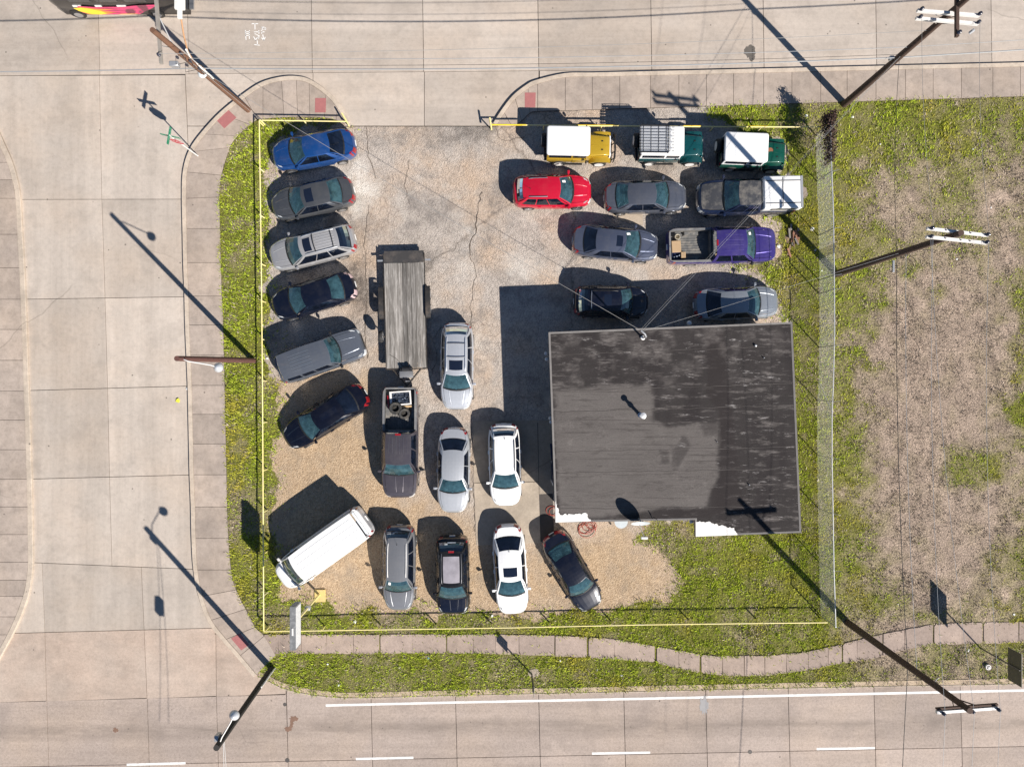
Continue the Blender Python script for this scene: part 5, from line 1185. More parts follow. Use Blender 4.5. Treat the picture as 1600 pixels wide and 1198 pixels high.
nt.links.new(mixc(nt, dark_c, gc, atr('coat')), pr.inputs['Base Color']); me.materials.append(rm); me.update()
ro = bpy.data.objects.new('roof', me); COL.objects.link(ro); ro.parent = bl; ro.location = (0, 0, 0)
n = len(rc); wq = MB()
for i in range(n):
    a, c2 = rel(rc)[i], rel(rc)[(i + 1) % n]; ia, ic = rel(inset(rc, .10))[i], rel(inset(rc, .10))[(i + 1) % n]
    zz = (ZR - .002 - .003 * (i % 2))
    MB().add([(*a, ZR - .28), (*c2, ZR - .28), (*c2, ZR + .008), (*a, ZR + .008), (*ic, zz), (*ia, zz)], [(0, 1, 2, 3), (3, 2, 4, 5)]).build('fascia', TRIM, bl)
wall_m = M('painted_block_wall', (.55, .50, .42), .9, var=.1, bump=.3, bs=8)
wp = inset(rc, .35)
MB().prism(rel(wp), 0, ZR - .2).build('wall', wall_m, bl)
def ragged(pts, step=.28, amp=.10, seed=1, straight=()):
    r = random.Random(seed); out = []
    for i, a in enumerate(pts):
        b_ = pts[(i + 1) % len(pts)]; a, b_ = Vector(a), Vector(b_); L_ = (b_ - a).length; m_ = max(1, int(L_ / step)); nrm = Vector((-(b_ - a).y, (b_ - a).x)).normalized()
        for k in range(m_):
            q = a + (b_ - a) * (k / m_); out.append(tuple(q + (nrm * r.uniform(-amp, amp) if k and i not in straight else Vector((0, 0)))))
    return out
def patch(pts, mat, dz, seed, amp=.1, step=.28, straight=(), name='roof_patch'):
    q = ragged(rel([W(x, y, ZR) for x, y in pts]), step, amp, seed, straight)
    a = sum(q[i][0] * q[(i + 1) % len(q)][1] - q[(i + 1) % len(q)][0] * q[i][1] for i in range(len(q)))
    if a < 0: q = q[::-1]
    return MB().sheet(q, ZR - .015 + dz).build(name, mat, bl)
WPATCH = M('white_roof_coating', (.74, .72, .69), .8, var=.06, dirt=(.5, .47, .44), dirt_amt=.4)
patch([(867.8, 782), (870, 790), (875, 804), (893, 803), (917, 802), (923, 814), (868, 816)], WPATCH, .028, 10, .05, .07, (5, 6)); patch([(1087, 815), (1110, 815), (1125, 821), (1147, 824), (1152, 835.5), (1087, 838)], WPATCH, .028, 11, .05, .07, (4, 5))
SEAM = M('seam_tar', (.072, .062, .058), .85, var=.4, vs_=2)
for k, t_ in enumerate((.12, .31, .42, .63, .74, .93)):
    a, b = Vector(rc[0]).lerp(Vector(rc[5]), t_), Vector(rc[1]).lerp(Vector(rc[2]), t_ * .94); q = MB(); m_ = 26; r = random.Random(k); v = []
    for j_ in range(m_ + 1):
        p_ = a.lerp(b, lerp(.012, .988, j_ / m_)) - Vector((ox, oy)); w_ = r.uniform(.006, .018); dy = r.uniform(-.03, .03); v += [(p_.x, p_.y + dy + w_, ZR - .010), (p_.x, p_.y + dy, ZR - .004), (p_.x, p_.y + dy - w_, ZR - .010)]
    q.add(v, [(3 * j_ + e, 3 * j_ + e + 1, 3 * j_ + e + 4, 3 * j_ + e + 3) for j_ in range(m_) for e in (0, 1)]).build('roof_seam', SEAM, bl)
# wall openings (west and south faces)
xw = wp[0][0] - ox
GL2 = M('window_pane_dark', (.02, .03, .04), .08, coat=1)
def opening(name, y0, y1, z0, z1, mat, x=xw):
    o = MB().box(x - .05, x + .02, y0, y1, z0, z1).build(name, mat, bl)
    q = MB()
    for a_ in ((y0 - .08, y0, z0, z1), (y1, y1 + .08, z0, z1), (y0 - .08, y1 + .08, z1, z1 + .08)): q.box(x - .07, x + .02, *a_)
    q.build('frame', WHITEA, o); return o
yy0 = W(860, 735, 0)[1] - oy
opening('door', yy0 - .5, yy0 + .5, 0, 2.1, M('door_navy', (.02, .03, .07), .4)); opening('window', yy0 + 1.6, yy0 + 3.2, 1.0, 2.1, GL2); opening('window', yy0 + 4.4, yy0 + 6.0, 1.0, 2.1, GL2)
# thin dark navy sheet along the west wall by the door
a0, a1 = W3(860, 693, 2.75), W3(866, 770, 2.75)
MB().prism([(a0.x - .02 - ox, a0.y - oy), (a0.x + .5 - ox, a0.y - oy), (a1.x + .4 - ox, a1.y - oy), (a1.x - .02 - ox, a1.y - oy)], 2.68, 2.75).build('navy_strip', M('wall_strip_navy', (.012, .016, .05), .7), bl)
for i, (x, y) in enumerate(((853, 552), (854, 561), (860, 653), (861, 659))):
    MB().lathe([(.02, .12), (.08, .1), (.1, 0), (.02, -.02)], 12, tuple(W3(x, y, 2.6) - Vector((ox, oy, 0)))).build('wall_lamp', WHITEA, bl, 50)
MB().lathe([(.02, .12), (.10, .1), (.14, 0), (.02, -.02)], 14, tuple(W3(1077, 505, 2.6) - Vector((ox, oy, 0)))).build('wall_lamp', WHITEA, bl, 50)
MB().lathe([(.02, .12), (.10, .1), (.13, 0), (.02, -.02)], 14, tuple(W3(1080, 814, 2.6) - Vector((ox, oy, 0)))).build('wall_lamp', WHITEA, bl, 50)
# vent pipe
vp = W3(1000, 648, ZR); vb = vp - Vector((ox, oy, 0))
v1 = MB().lathe([(.16, -.02), (.13, .05), (.085, .06), (.085, .5)], 16, tuple(vb)).build('vent_pipe', CHROME, bl, 50)
MB().lathe([(.085, .5), (.13, .52), (.13, .62), (.085, .64), (.085, .92), (.16, .94), (.16, .98), (.02, 1.05)], 16, tuple(vb)).build('vent_cap', M('bright_galv', (.8, .8, .8), .35, .3), v1, 50)
for x, y, r in ((1180, 540, .06), (1193, 559, .03), (1120, 690, .02), (1170, 757, .03)): MB().lathe([(r, 0), (r, .12), (.005, .14)], 10, tuple(W3(x, y, ZR - .02) - Vector((ox, oy, 0)))).build('vent_stub', STEEL, bl, 50)
# service mast
mast_top = W3(984, 513, 4.4); mb_ = W3(1004, 528, ZR - .02)
sm = MB().tube([mb_ - Vector((ox, oy, 0)), Vector((mb_.x - ox, mb_.y - oy, 4.1)), Vector((mb_.x - ox - .1, mb_.y - oy + .12, 4.32)), Vector((mb_.x - ox - .3, mb_.y - oy + .3, 4.3))], .05, 8).build('service_mast', STEEL, bl, 50)
MB().lathe([(.09, 0), (.12, .06), (.02, .12)], 12, (mb_.x - ox, mb_.y - oy, 3.12)).build('mast_flashing', WHITEA, sm, 50)
mast_top = Vector((mb_.x - .32, mb_.y + .32, 4.28))
# satellite dish
dd = W3(1001, 812, 3.72); dish = empty('satellite_dish', (dd.x, dd.y - .1, 2.2)); tag(dish, 'pale oval satellite dish on the lower roof edge', 'satellite dish')
dm = M('dish_grey', (.50, .54, .56), .5); q = MB(); n_ = 28; vsx = []
for r_ in (0, .2, .4, .52):
    for k in range(n_):
        t = 2 * math.pi * k / n_; u, w_ = r_ * math.cos(t) * .95, r_ * math.sin(t); dep = .35 * r_ * r_
        # normal points to local -y and up
        el = math.radians(22); vsx.append((u, w_ * math.sin(el) - dep * math.cos(el) , 1.52 + w_ * math.cos(el) * 1.0 + dep * math.sin(el)))
q.add(vsx, [(i * n_ + k, i * n_ + (k + 1) % n_, (i + 1) * n_ + (k + 1) % n_, (i + 1) * n_ + k) for i in range(3) for k in range(n_)])
q.build('reflector', dm, dish, 60)
MB().tube([(0, .06, .7), (0, .06, 1.5)], .03, 8).tube([(0, .06, 1.2), (.0, .02, 1.52)], .03, 6).build('mast', STEEL, dish)
MB().tube([(0, -.05, 1.1), (.1, -.5, 1.15), (.22, -.82, 1.35)], .018, 6).build('feed_arm', STEEL, dish)
MB().bbox(.05, .40, -.95, -.82, 1.3, 1.4, .02, 1).build('receiver_head', WHITEA, dish)
d2 = W3(1027, 812, 3.5); MB().tube([(d2.x - dish.location.x - .15, d2.y - dish.location.y + .1, 1.0), (d2.x - dish.location.x, d2.y - dish.location.y, 1.35), (d2.x - dish.location.x + .1, d2.y - dish.location.y - .3, 1.2)], .018, 5).build('brace', DARKM, dish)
sd2 = empty('satellite_dish', (*W(970, 810, 2.5), 1.9)); tag(sd2, 'flat pale disc dish half hidden under the lower eave', 'satellite dish')
MB().lathe([(.36, .12), (.34, .10), (.2, .03), (.01, 0)], 24, (0, -.15, .6)).build('reflector', dm, sd2, 60); MB().tube([(0, .25, .3), (0, -.15, .6)], .025, 6).build('arm', STEEL, sd2)
dsp = W3(954, 818, 2.3); o = MB().tube([(0, 0, 0), (0, 0, dsp.z)], .05, 8).build('downpipe', DARKM, None, None, loc=(*W(954, 818, 2.3), 0)); tag(o, 'short black downpipe at the lower roof edge', 'pipe')
# concrete pads
pads = MB().sheet(px([(740, 660), (860, 660), (866, 845), (745, 850)]), .04).build('concrete_pad', SEAL); tag(pads, kind='structure')
for q4 in ([(738, 657), (840, 656), (842, 752), (740, 754)], [(740, 754), (842, 752), (845, 848), (744, 852)], [(840, 656), (885, 656), (888, 770), (842, 772)]):
    slab(q4, concrete('pad_concrete', (.42, .355, .285), (1, 1, 1), agg=.05) if 'pad_concrete' not in _mc else _mc['pad_concrete'], .055, .02, 'pad_slab', pads, .03)
o = slab([(955, 332), (1004, 333), (1005, 352), (985, 350), (960, 342)], _mc['pad_concrete'], .05, .01, 'pad_slab', pads, .03)
# red hose
HOSE = M('red_hose', (.36, .05, .03), .5)
def coil(cx, cy, loops, name, label):
    pts = []
    for k, (r_, dx, dy) in enumerate(loops):
        for t in np.linspace(0, 2 * math.pi, 18): x, y = W(cx + dx + r_ * math.cos(t), cy + dy + r_ * .8 * math.sin(t)); pts.append((x, y, .07 + .012 * k))
    tag(MB().tube(pts, .016, 5).build(name, HOSE), label, 'hose', 'red hoses')
coil(912, 826, [(9, 0, 0), (12, 4, -2), (10, 8, -4), (13, 5, 3), (8, 12, -6)], 'garden_hose', 'red hose coiled on gravel below the white-patched roof corner')
coil(862, 797, [(9, 0, 0), (8, 4, 2)], 'garden_hose', 'red hose loop beside the building by the left wall')

# ---------------------------------------------------------------- fences
def rail_fence(name, label, pts, posts, zr=.75, mat=None):
    P0 = [W3(x, y, zr) for x, y in pts]; o = empty(name, (P0[0].x, P0[0].y, 0)); tag(o, label, 'fence', 'low yellow pipe fences'); of = Vector((P0[0].x, P0[0].y, 0))
    for a, b in zip(P0[:-1], P0[1:]): MB().tube([a - of, b - of], .036, 8).build('rail', mat or YEL, o, 60)
    for (x, y) in posts:
        p_ = W3(x, y, zr) - of; MB().tube([(p_.x, p_.y, 0), (p_.x, p_.y, zr + .02)], .04, 8).build('post', mat or YEL, o, 60)
    return o
rail_fence('pipe_fence', 'yellow pipe rail running down the left side of the lot', [(405, 189), (408, 400), (410, 600), (412, 985)], [(405, 190), (405.5, 263), (406.5, 336), (408, 412), (408.5, 470), (409.5, 530), (410, 595), (410.5, 660), (411, 735), (411, 800), (411.5, 865), (412, 930), (412, 984)])
rf_ = rail_fence('pipe_fence', 'short yellow pipe rail above the bright blue sedan', [(405, 188), (541, 190)], [(407, 188), (475, 189), (541, 190)])
a, b = W3(534, 177, .75), W3(545, 196, .75); of = rf_.location; MB().tube([a - Vector(of), b - Vector(of)], .05, 8).build('gate_stop', YEL, rf_, 60)
rn = rail_fence('pipe_fence', 'yellow pipe rail above the three vintage off-roaders', [(767, 195), (900, 196.5), (1020, 197.5), (1150, 198.5), (1282, 198.5)], [(767, 195), (850, 196), (940, 197), (1030, 197.5), (1115, 198), (1190, 198.5), (1278, 198.5)])
for x0_, x1_ in ((768, 822), (900, 968), (1068, 1096), (1168, 1200)):
    a, b = W3(x0_, ylerp([(767, 195), (1282, 198.5)], x0_), .75), W3(x1_, ylerp([(767, 195), (1282, 198.5)], x1_), .75)
    MB().tube([a - Vector(rn.location), b - Vector(rn.location)], .044, 8).build('fresh_paint_sleeve', M('fresh_yellow', (.80, .55, .03), .4), rn, 60)
a, b = W3(765, 184, .75), W3(768, 203, .75); MB().tube([a - Vector(rn.location), b - Vector(rn.location)], .05, 8).build('gate_stop', YEL, rn, 60)
rail_fence('pipe_fence', 'long yellow pipe rail between the bottom row and the footpath', [(412, 986), (600, 983), (800, 980), (1000, 975.5), (1150, 973.5), (1293, 972)], [(414, 985.5), (503, 984), (592, 983), (680, 981.5), (768, 980), (860, 978.5), (958, 976.5), (1081, 974.5), (1188, 973), (1290, 972)])
# chain-link fence
ZF = 2.0; FT = [(1298, 192), (1299, 250), (1302, 330), (1303.5, 420), (1304, 520), (1302, 600), (1300, 650), (1300, 720), (1301.5, 800), (1303, 890), (1306, 980)]
FTW = [W3(x, y, ZF) for x, y in FT]; fo = empty('chain_link_fence', (FTW[0].x, FTW[0].y, 0)); tag(fo, 'galvanised chain-link fence dividing the lot from the field', 'fence'); of = Vector(fo.location)
MB().tube([p_ - of for p_ in FTW], .030, 8).build('top_rail', M('bright_galvanised', (.66, .66, .66), .45, .35), fo, 60)
def along(y):   # x on the fence at world y
    for a, b in zip(FTW[:-1], FTW[1:]):
        if b.y <= y <= a.y: return lerp(a.x, b.x, (y - a.y) / (b.y - a.y))
    return FTW[0].x if y > FTW[0].y else FTW[-1].x
ys = np.arange(FTW[0].y, FTW[-1].y, -.085); q = MB(); rw_ = .0032
for sgn in (1, -1):
    for y in ys:
        y2 = y + sgn * 1.95
        if y2 > FTW[0].y or y2 < FTW[-1].y:
            lim = FTW[0].y if y2 > FTW[0].y else FTW[-1].y; f_ = abs(lim - y) / 1.95
        else: f_ = 1
        a, b = Vector((along(y), y, .04)), Vector((along(y + sgn * 1.95 * f_), y + sgn * 1.95 * f_, .04 + 1.95 * f_)); q.tube([a - of, b - of], rw_, 3, False)
mesh_o = q.build('chain_mesh', M('weathered_wire', (.60, .61, .60), .5, .3), fo); mesh_o['kind'] = 'stuff'
for y in (192, 268, 357, 430, 452, 540, 627, 716, 803, 891, 979):
    yy = W(1302, y, ZF)[1]; xx = along(yy); MB().tube([Vector((xx, yy, 0)) - of, Vector((xx, yy, ZF + .03)) - of], .032, 8).build('post', STEEL, fo, 60)
    MB().tube([Vector((xx, yy, ZF)) - of, Vector((xx + .28, yy + .02, ZF + .30)) - of], .015, 5).build('barb_arm', STEEL, fo)
a, b = W3(1281, 598, .1), W3(1300, 645, ZF); MB().tube([a - of, b - of], .02, 6).build('brace', WHITEA, fo)
a, b = Vector((along(-14.3) , -14.0, 1.95)), Vector((along(-14.3) - .5, -13.2, .05)); 
# dry vine on the fence corner
vr = random.Random(9); vine = empty('dry_vine', (W(1284, 215)[0], W(1284, 215)[1], 0)); tag(vine, 'brown dead vine smothering the top corner of the chain-link fence', 'vine'); vo = Vector(vine.location)
q = MB(); lf = MB()
for i in range(50):
    y = lerp(14.9, 11.4, vr.random() ** 1.5); x = along(y) + vr.uniform(-.15, .25); z0 = vr.uniform(0, 1.5); pts = [Vector((x, y, z0)) - vo]
    for k in range(5): pts.append(pts[-1] + Vector((vr.uniform(-.10, .12), vr.uniform(-.18, .18), vr.uniform(.05, .22))))
    q.tube(pts, [.012, .011, .009, .007, .005, .003], 4, False)
for i in range(2600):
    y = lerp(14.9, 12.2, vr.random() ** 1.6); wdt = lerp(.26, .06, (14.9 - y) / 2.7); x = along(y) + vr.gauss(.03, wdt * .6); z = min(2.5, max(.1, vr.gauss(1.75, .38))); s_ = vr.uniform(.03, .07)
    a = Vector((vr.uniform(-1, 1), vr.uniform(-1, 1), vr.uniform(-1, 1))).normalized() * s_; b = Vector((vr.uniform(-1, 1), vr.uniform(-1, 1), vr.uniform(-1, 1))).normalized() * s_; p_ = Vector((x, y, z)) - vo
    lf.add([p_ - a, p_ + b, p_ + a, p_ - b], [(0, 1, 2, 3)])
q.build('stem', M('vine_stem', (.12, .08, .06), .9), vine); lo = lf.build('foliage', M('dead_leaves', (.085, .05, .038), .9, var=.5, vs_=5), vine); lo['kind'] = 'stuff'

# ---------------------------------------------------------------- poles and wires
def pole(name, label, base, top, h, r0=.17, r1=.11, mat=None, cat='utility pole', bend=None):
    b = W3(*base, 0); t = W3(*top, h); o = empty(name, (b.x, b.y, 0)); tag(o, label, cat, 'poles around the lot')
    pts = [(0, 0, -.1)] + [((t.x - b.x) * k / 6, (t.y - b.y) * k / 6, h * k / 6) for k in range(1, 7)]
    MB().tube(pts, [lerp(r0, r1, k / 6) for k in range(7)], 12).build('pole_shaft', mat or WOODP, o, 60)
    def at_(z): k = z / h; return Vector((b.x + (t.x - b.x) * k, b.y + (t.y - b.y) * k, z))
    return o, at_
def rl(o, pts): return [Vector(p_) - Vector((o.location.x, o.location.y, 0)) for p_ in pts]
def bar(o, a, b, w, h, name, mat):
    a, b = rl(o, [a, b]); d = (b - a).normalized(); s_ = d.cross(Vector((0, 0, 1))).normalized() * w / 2; u = Vector((0, 0, h / 2))
    v = [a - s_ - u, a + s_ - u, a + s_ + u, a - s_ + u, b - s_ - u, b + s_ - u, b + s_ + u, b - s_ + u]
    return MB().add(v, [(0, 1, 2, 3), (7, 6, 5, 4), (0, 4, 5, 1), (1, 5, 6, 2), (2, 6, 7, 3), (3, 7, 4, 0)]).build(name, mat, o)
INS = M('insulator_brown', (.035, .035, .05), .25, coat=.6); PORC = M('porcelain_grey', (.35, .36, .38), .3, coat=.5)
def insul(o, p_, name='insulator'):
    p_ = rl(o, [p_])[0]; return MB().lathe([(.03, 0), (.075, .05), (.05, .08), (.085, .12), (.05, .16), (.07, .19), (.02, .23)], 12, tuple(p_)).build(name, INS, o, 50)
WIRE_W = M('aluminium_wire', (.45, .45, .45), .4, .5); WIRE_D = M('dark_cable', (.03, .028, .027), .6); WIRE_G = M('grey_drop_cable', (.28, .27, .26), .5)
def wire(a, b, sag, r, mat, label, name='overhead_wire', n=18):
    a, b = Vector(a), Vector(b); c_ = (a + b) / 2; pts = [a + (b - a) * t - Vector((0, 0, 4 * sag * t * (1 - t))) for t in np.linspace(0, 1, n)]
    tag(MB().tube(pts, r, 5).build(name, mat), label, 'cable', 'overhead cables')
# NE pole
pne, ane = pole('utility_pole', 'dark wooden utility pole beside the top sidewalk, two white crossarms', (1318, 164), (1512, -3), 11.3, .20, .13)
ne_t = []
for i, (za, p0, p1) in enumerate(((10.35, (1433, 17), (1530, 25)), (9.95, (1431, 29), (1528, 38)))):
    a, b = W3(*p0, za), W3(*p1, za); bar(pne, a, b, .12, .14, 'crossarm', WHITEA)
    for k in (.04, .97): insul(pne, a.lerp(b, k) + Vector((0, 0, .07))); ne_t.append(a.lerp(b, k) + Vector((0, 0, .27)))
    bar(pne, a.lerp(b, .25), ane(za - .8), .04, .04, 'arm_brace', WOODG); bar(pne, a.lerp(b, .75), ane(za - .8), .04, .04, 'arm_brace', WOODG)
a, b = W3(1495, 58, 10.7), W3(1495, -60, 10.7); bar(pne, a, b, .13, .15, 'crossarm', WOODP); insul(pne, a + Vector((0, .12, .07)))
q = MB(); a = W3(1518, 40, 9.8)
ss_ = MB().lathe([(.03, 0), (.07, .03), (.03, .07), (.07, .11), (.03, .15), (.07, .19), (.03, .23), (.07, .27), (.02, .3)], 10, tuple(rl(pne, [W3(1515, 52, 9.4)])[0])).build('string_insulator', PORC, pne, 50)
MB().bbox(-.12, .12, -.1, .1, -.1, .12, .03, 1).build('cable_clamp', STEEL, pne, 40, loc=rl(pne, [ane(5.6) + Vector((-.2, .1, 0))])[0])
# E pole
pe, ae = pole('utility_pole', 'dark wooden utility pole behind the chain-link fence, twin white crossarms', (1306, 428), (1502, 364), 11.3, .21, .13)
e_t = []
for za, p0, p1 in ((10.9, (1448, 357), (1543, 368)), (10.85, (1447, 370), (1542, 380))):
    a, b = W3(*p0, za), W3(*p1, za); bar(pe, a, b, .12, .14, 'crossarm', WHITEA)
    for k in (.05, .96): insul(pe, a.lerp(b, k) + Vector((0, 0, .07))); e_t.append(a.lerp(b, k) + Vector((0, 0, .28)))
    for k in (.3, .55, .7): MB().lathe([(.025, 0), (.025, .04), (.005, .05)], 8, tuple(rl(pe, [a.lerp(b, k) + Vector((0, 0, .07))])[0])).build('bolt', INS, pe)
MB().bbox(-.05, .05, -.3, .3, -.04, .04, .02, 1).build('cable_splice', STEEL, pe, 40, loc=rl(pe, [W3(1396, 416, 6.3)])[0])
# SE pole
pse, ase = pole('utility_pole', 'dark wooden utility pole leaning over the bottom road, single white crossarm', (1324, 972), (1516, 1110), 11.2, .20, .13)
a, b = W3(1463, 1112, 10.7), W3(1559, 1105, 10.7); bar(pse, a, b, .12, .14, 'crossarm', WHITEA); bar(pse, a + Vector((0, .14, -.02)), b + Vector((0, .14, -.02)), .07, .12, 'crossarm', WOODP)
s_t = []
for k in (.08, .55, .97): insul(pse, a.lerp(b, k) + Vector((0, 0, .07))); s_t.append(a.lerp(b, k) + Vector((0, 0, .28)))
bar(pse, a.lerp(b, .3), ase(9.9), .05, .05, 'arm_brace', WOODP); bar(pse, a.lerp(b, .8), ase(9.9), .05, .05, 'arm_brace', WOODP)
MB().tube(rl(pse, [ase(8.6), ase(8.6) + Vector((.05, .3, .1)), ase(8.7) + Vector((.15, .35, .0))]), .02, 5).build('hook', STEEL, pse)
# NW pole
NWB = M('nw_pole_wood', (.15, .075, .045), .85, var=.35, vs_=3)
pnw, anw = pole('utility_pole', 'brown utility pole at the top left corner with conduit, lamp and crossarm', (389, 173), (238, 47), 10.4, .17, .12, NWB)
a, b = W3(243, -14, 9.3), W3(252, 100, 9.3); bar(pnw, a, b, .13, .14, 'crossarm', WOODG)
for k in (.12, .9): insul(pnw, a.lerp(b, k) + Vector((0, 0, .07)))
nw_t = [a.lerp(b, .12) + Vector((0, 0, .28)), a.lerp(b, .9) + Vector((0, 0, .28))]
bar(pnw, a.lerp(b, .3), anw(8.5), .04, .04, 'arm_brace', STEEL); bar(pnw, a.lerp(b, .75), anw(8.5), .04, .04, 'arm_brace', STEEL)
cnd = M('white_conduit', (.72, .71, .68), .5)
MB().tube(rl(pnw, [W3(282, 24, 9.0), W3(287, 55, 8.4), W3(293, 80, 7.4), W3(302, 95, 6.6), anw(5.8) + Vector((.15, .1, 0))]), .04, 7).build('conduit', M('rusty_bracket', (.42, .24, .13), .7), pnw, 60)
MB().tube(rl(pnw, [W3(291, 78, 8.1), W3(298, 92, 7.0), anw(6.2) + Vector((.18, .0, 0)), anw(4.9) + Vector((.15, .0, 0))]), .05, 7).build('conduit', cnd, pnw, 60)
q = rl(pnw, [W3(281, 8, 9.0)])[0]; MB().bbox(-.22, .22, -.22, .4, -.1, .1, .05, 2).box(-.09, .09, -.62, -.2, -.06, .06).build('switch_box', cnd, pnw, 40, loc=q)
q = rl(pnw, [W3(316, 115, 5.6)])[0]; MB().lathe([(.04, .2), (.12, .16), (.22, .05), (.24, -.02), (.2, -.1), (.02, -.15)], 18, tuple(q)).build('lamp', M('lamp_glass', (.62, .66, .68), .15, coat=1), pnw, 60)
MB().tube(rl(pnw, [anw(6.8) + Vector((.05, -.1, .1)), W3(306, 103, 6.2), W3(315, 112, 5.8)]), .03, 6).build('lamp_arm', STEEL, pnw, 60)
for k in range(5):
    z = 8.3 - k * .45; p_ = anw(z); sgn = (-1) ** k; MB().tube(rl(pnw, [p_, p_ + Vector((.25 * sgn, -.15, .05)), p_ + Vector((.35 * sgn, -.4, -.2)), anw(z - .6) + Vector((.1, -.1, 0))]), .014, 5).build('jumper_wire', WIRE_D, pnw)
    MB().lathe([(.05, -.08), (.07, 0), (.05, .1), (.01, .12)], 10, tuple(rl(pnw, [p_ + Vector((.2 * sgn, -.15, 0))])[0])).build('insulator', INS, pnw, 50)
MB().bbox(-.22, .22, -.12, .12, -.15, .15, .03, 1).build('cable_closure', STEEL, pnw, 40, loc=rl(pnw, [W3(273, 101, 7.0)])[0])
wire(anw(7.5), (anw(0).x + 1.25, anw(0).y - 1.0, .05), .0, .010, WIRE_G, 'pale guy wire running from the top left pole to the yellow corner', 'guy_wire')
# W light pole
RUSTP = M('rusty_steel_pole', (.13, .06, .05), .7, .2, var=.3)
def lamp_head(o, p_, r=.2):
    p_ = rl(o, [p_])[0]
    MB().lathe([(.03, .22), (.10, .18), (r, .03), (r + .01, -.03), (r * .8, -.12), (.02, -.2)], 18, tuple(p_)).build('lamp', M('lamp_grey', (.55, .57, .60), .25, .3), o, 60)
pw, aw = pole('light_pole', 'rust-brown light pole standing on the left grass strip', (397, 563), (276, 560), 9.3, .16, .12, RUSTP, 'light pole')
lw = W3(341, 574, 8.35); lamp_head(pw, lw, .22); MB().tube(rl(pw, [aw(8.8), aw(8.85) + Vector((.35, -.12, .1)), lw + Vector((-.25, .1, .16)), lw + Vector((0, 0, .14))]), .03, 7).build('lamp_arm', WHITEA, pw, 60)
# SW light pole
psw, asw = pole('light_pole', 'black wooden light pole by the bottom left kerb', (425, 1043), (338, 1168), 8.8, .17, .14, M('sooty_wood', (.028, .025, .023), .8, var=.3), 'light pole')
ls = W3(366, 1117, 8.45); lamp_head(psw, ls, .23); MB().tube(rl(psw, [asw(8.4), asw(8.5) + Vector((.2, .4, .12)), ls + Vector((-.1, -.25, .18)), ls + Vector((0, 0, .1))]), .028, 7).build('lamp_arm', WHITEA, psw, 60)
MB().bbox(-.1, .1, -.14, .14, -.2, .2, .02, 1).build('junction_box', STEEL, psw, 40, loc=rl(psw, [asw(8.0) + Vector((-.22, .1, 0))])[0])
MB().tube(rl(psw, [(asw(.05) + Vector((.19, .02, 0))), asw(1.2) + Vector((.17, .02, 0)), asw(2.6) + Vector((.16, .02, 0))]), .05, 7).build('cable_guard', WHITEA, psw, 60)
MB().bbox(-.14, .14, -.45, .45, -.18, .18, .04, 2).build('signal_head', DARKM, psw, 40, loc=rl(psw, [Vector((*W(436, 1145), 7.9))])[0])
for i, dx in enumerate((0, .3)): wire(asw(8.2 - .12 * i) + Vector((.1, 0, 0)), (asw(0).x + .5 + dx * 1.5, -27, 8.0 - .1 * i), .15, .012, WIRE_W, ('left', 'right')[i] + ' pale cable strung from the bottom left light pole across the bottom road')
# signs ---------------------------------------------------------------
ss0 = W3(311, 245); stp = empty('stop_sign', (ss0.x, ss0.y, .1)); tag(stp, 'red stop sign with green street blades on a white post at the corner', 'sign')
MB().tube([(0, 0, 0), (0, 0, 3.5)], .032, 8).build('post', WHITEA, stp)
th = math.radians(-12); ux, uy = math.cos(th), math.sin(th); nx_, ny_ = uy, -ux      # faces the bottom of the picture
def panel(pts2, off, name, mat, parent, th_=.006, zc=0):
    v = [(ux * u + nx_ * off, uy * u + ny_ * off, zc + w_) for u, w_ in pts2] + [(ux * u + nx_ * (off - th_), uy * u + ny_ * (off - th_), zc + w_) for u, w_ in pts2]; m_ = len(pts2)
    return MB().add(v, [tuple(range(m_)), tuple(range(2 * m_ - 1, m_ - 1, -1))] + [(i, m_ + i, m_ + (i + 1) % m_, (i + 1) % m_) for i in range(m_)]).build(name, mat, parent)
octg = lambda R_: [(R_ * math.cos(math.pi / 8 + k * math.pi / 4), R_ * math.sin(math.pi / 8 + k * math.pi / 4)) for k in range(8)]
pl_ = panel(octg(.41), .05, 'panel', WHITEA, stp, .006, 2.62); panel(octg(.385), .054, 'red_face', M('sign_red', (.50, .02, .04), .4), pl_, .003, 2.62)
def text_mesh(body, size):
    cu = bpy.data.curves.new('t', 'FONT'); cu.body = body; cu.size = size; cu.align_x = 'CENTER'; cu.align_y = 'CENTER'; cu.resolution_u = 3
    ob = bpy.data.objects.new('t', cu); COL.objects.link(ob); dg = bpy.context.evaluated_depsgraph_get(); dg.update()
    m_ = bpy.data.meshes.new_from_object(ob.evaluated_get(dg)); bpy.data.objects.remove(ob); bpy.data.curves.remove(cu); return m_
tm = text_mesh('STOP', .34)
for v_ in tm.vertices: u, w_ = v_.co.x, v_.co.y; v_.co = (ux * u + nx_ * .057, uy * u + ny_ * .057, 2.62 + w_)
tm.materials.append(WHITEA); to = bpy.data.objects.new('lettering', tm); COL.objects.link(to); to.parent = pl_
GRN = M('street_sign_green', (.01, .19, .10), .4, var=.1, dirt=(.55, .6, .55), dirt_amt=.5, ds=7)
for i, (ang, z, L_) in enumerate(((math.radians(-12), 3.30, .95), (math.radians(80), 3.48, .85))):
    ux2, uy2 = math.cos(ang), math.sin(ang); bar(stp, ss0 + Vector((-ux2 * L_ * .58, -uy2 * L_ * .58, z)), ss0 + Vector((ux2 * L_ * .5, uy2 * L_ * .5, z)), .03, .2, 'street_blade', GRN)
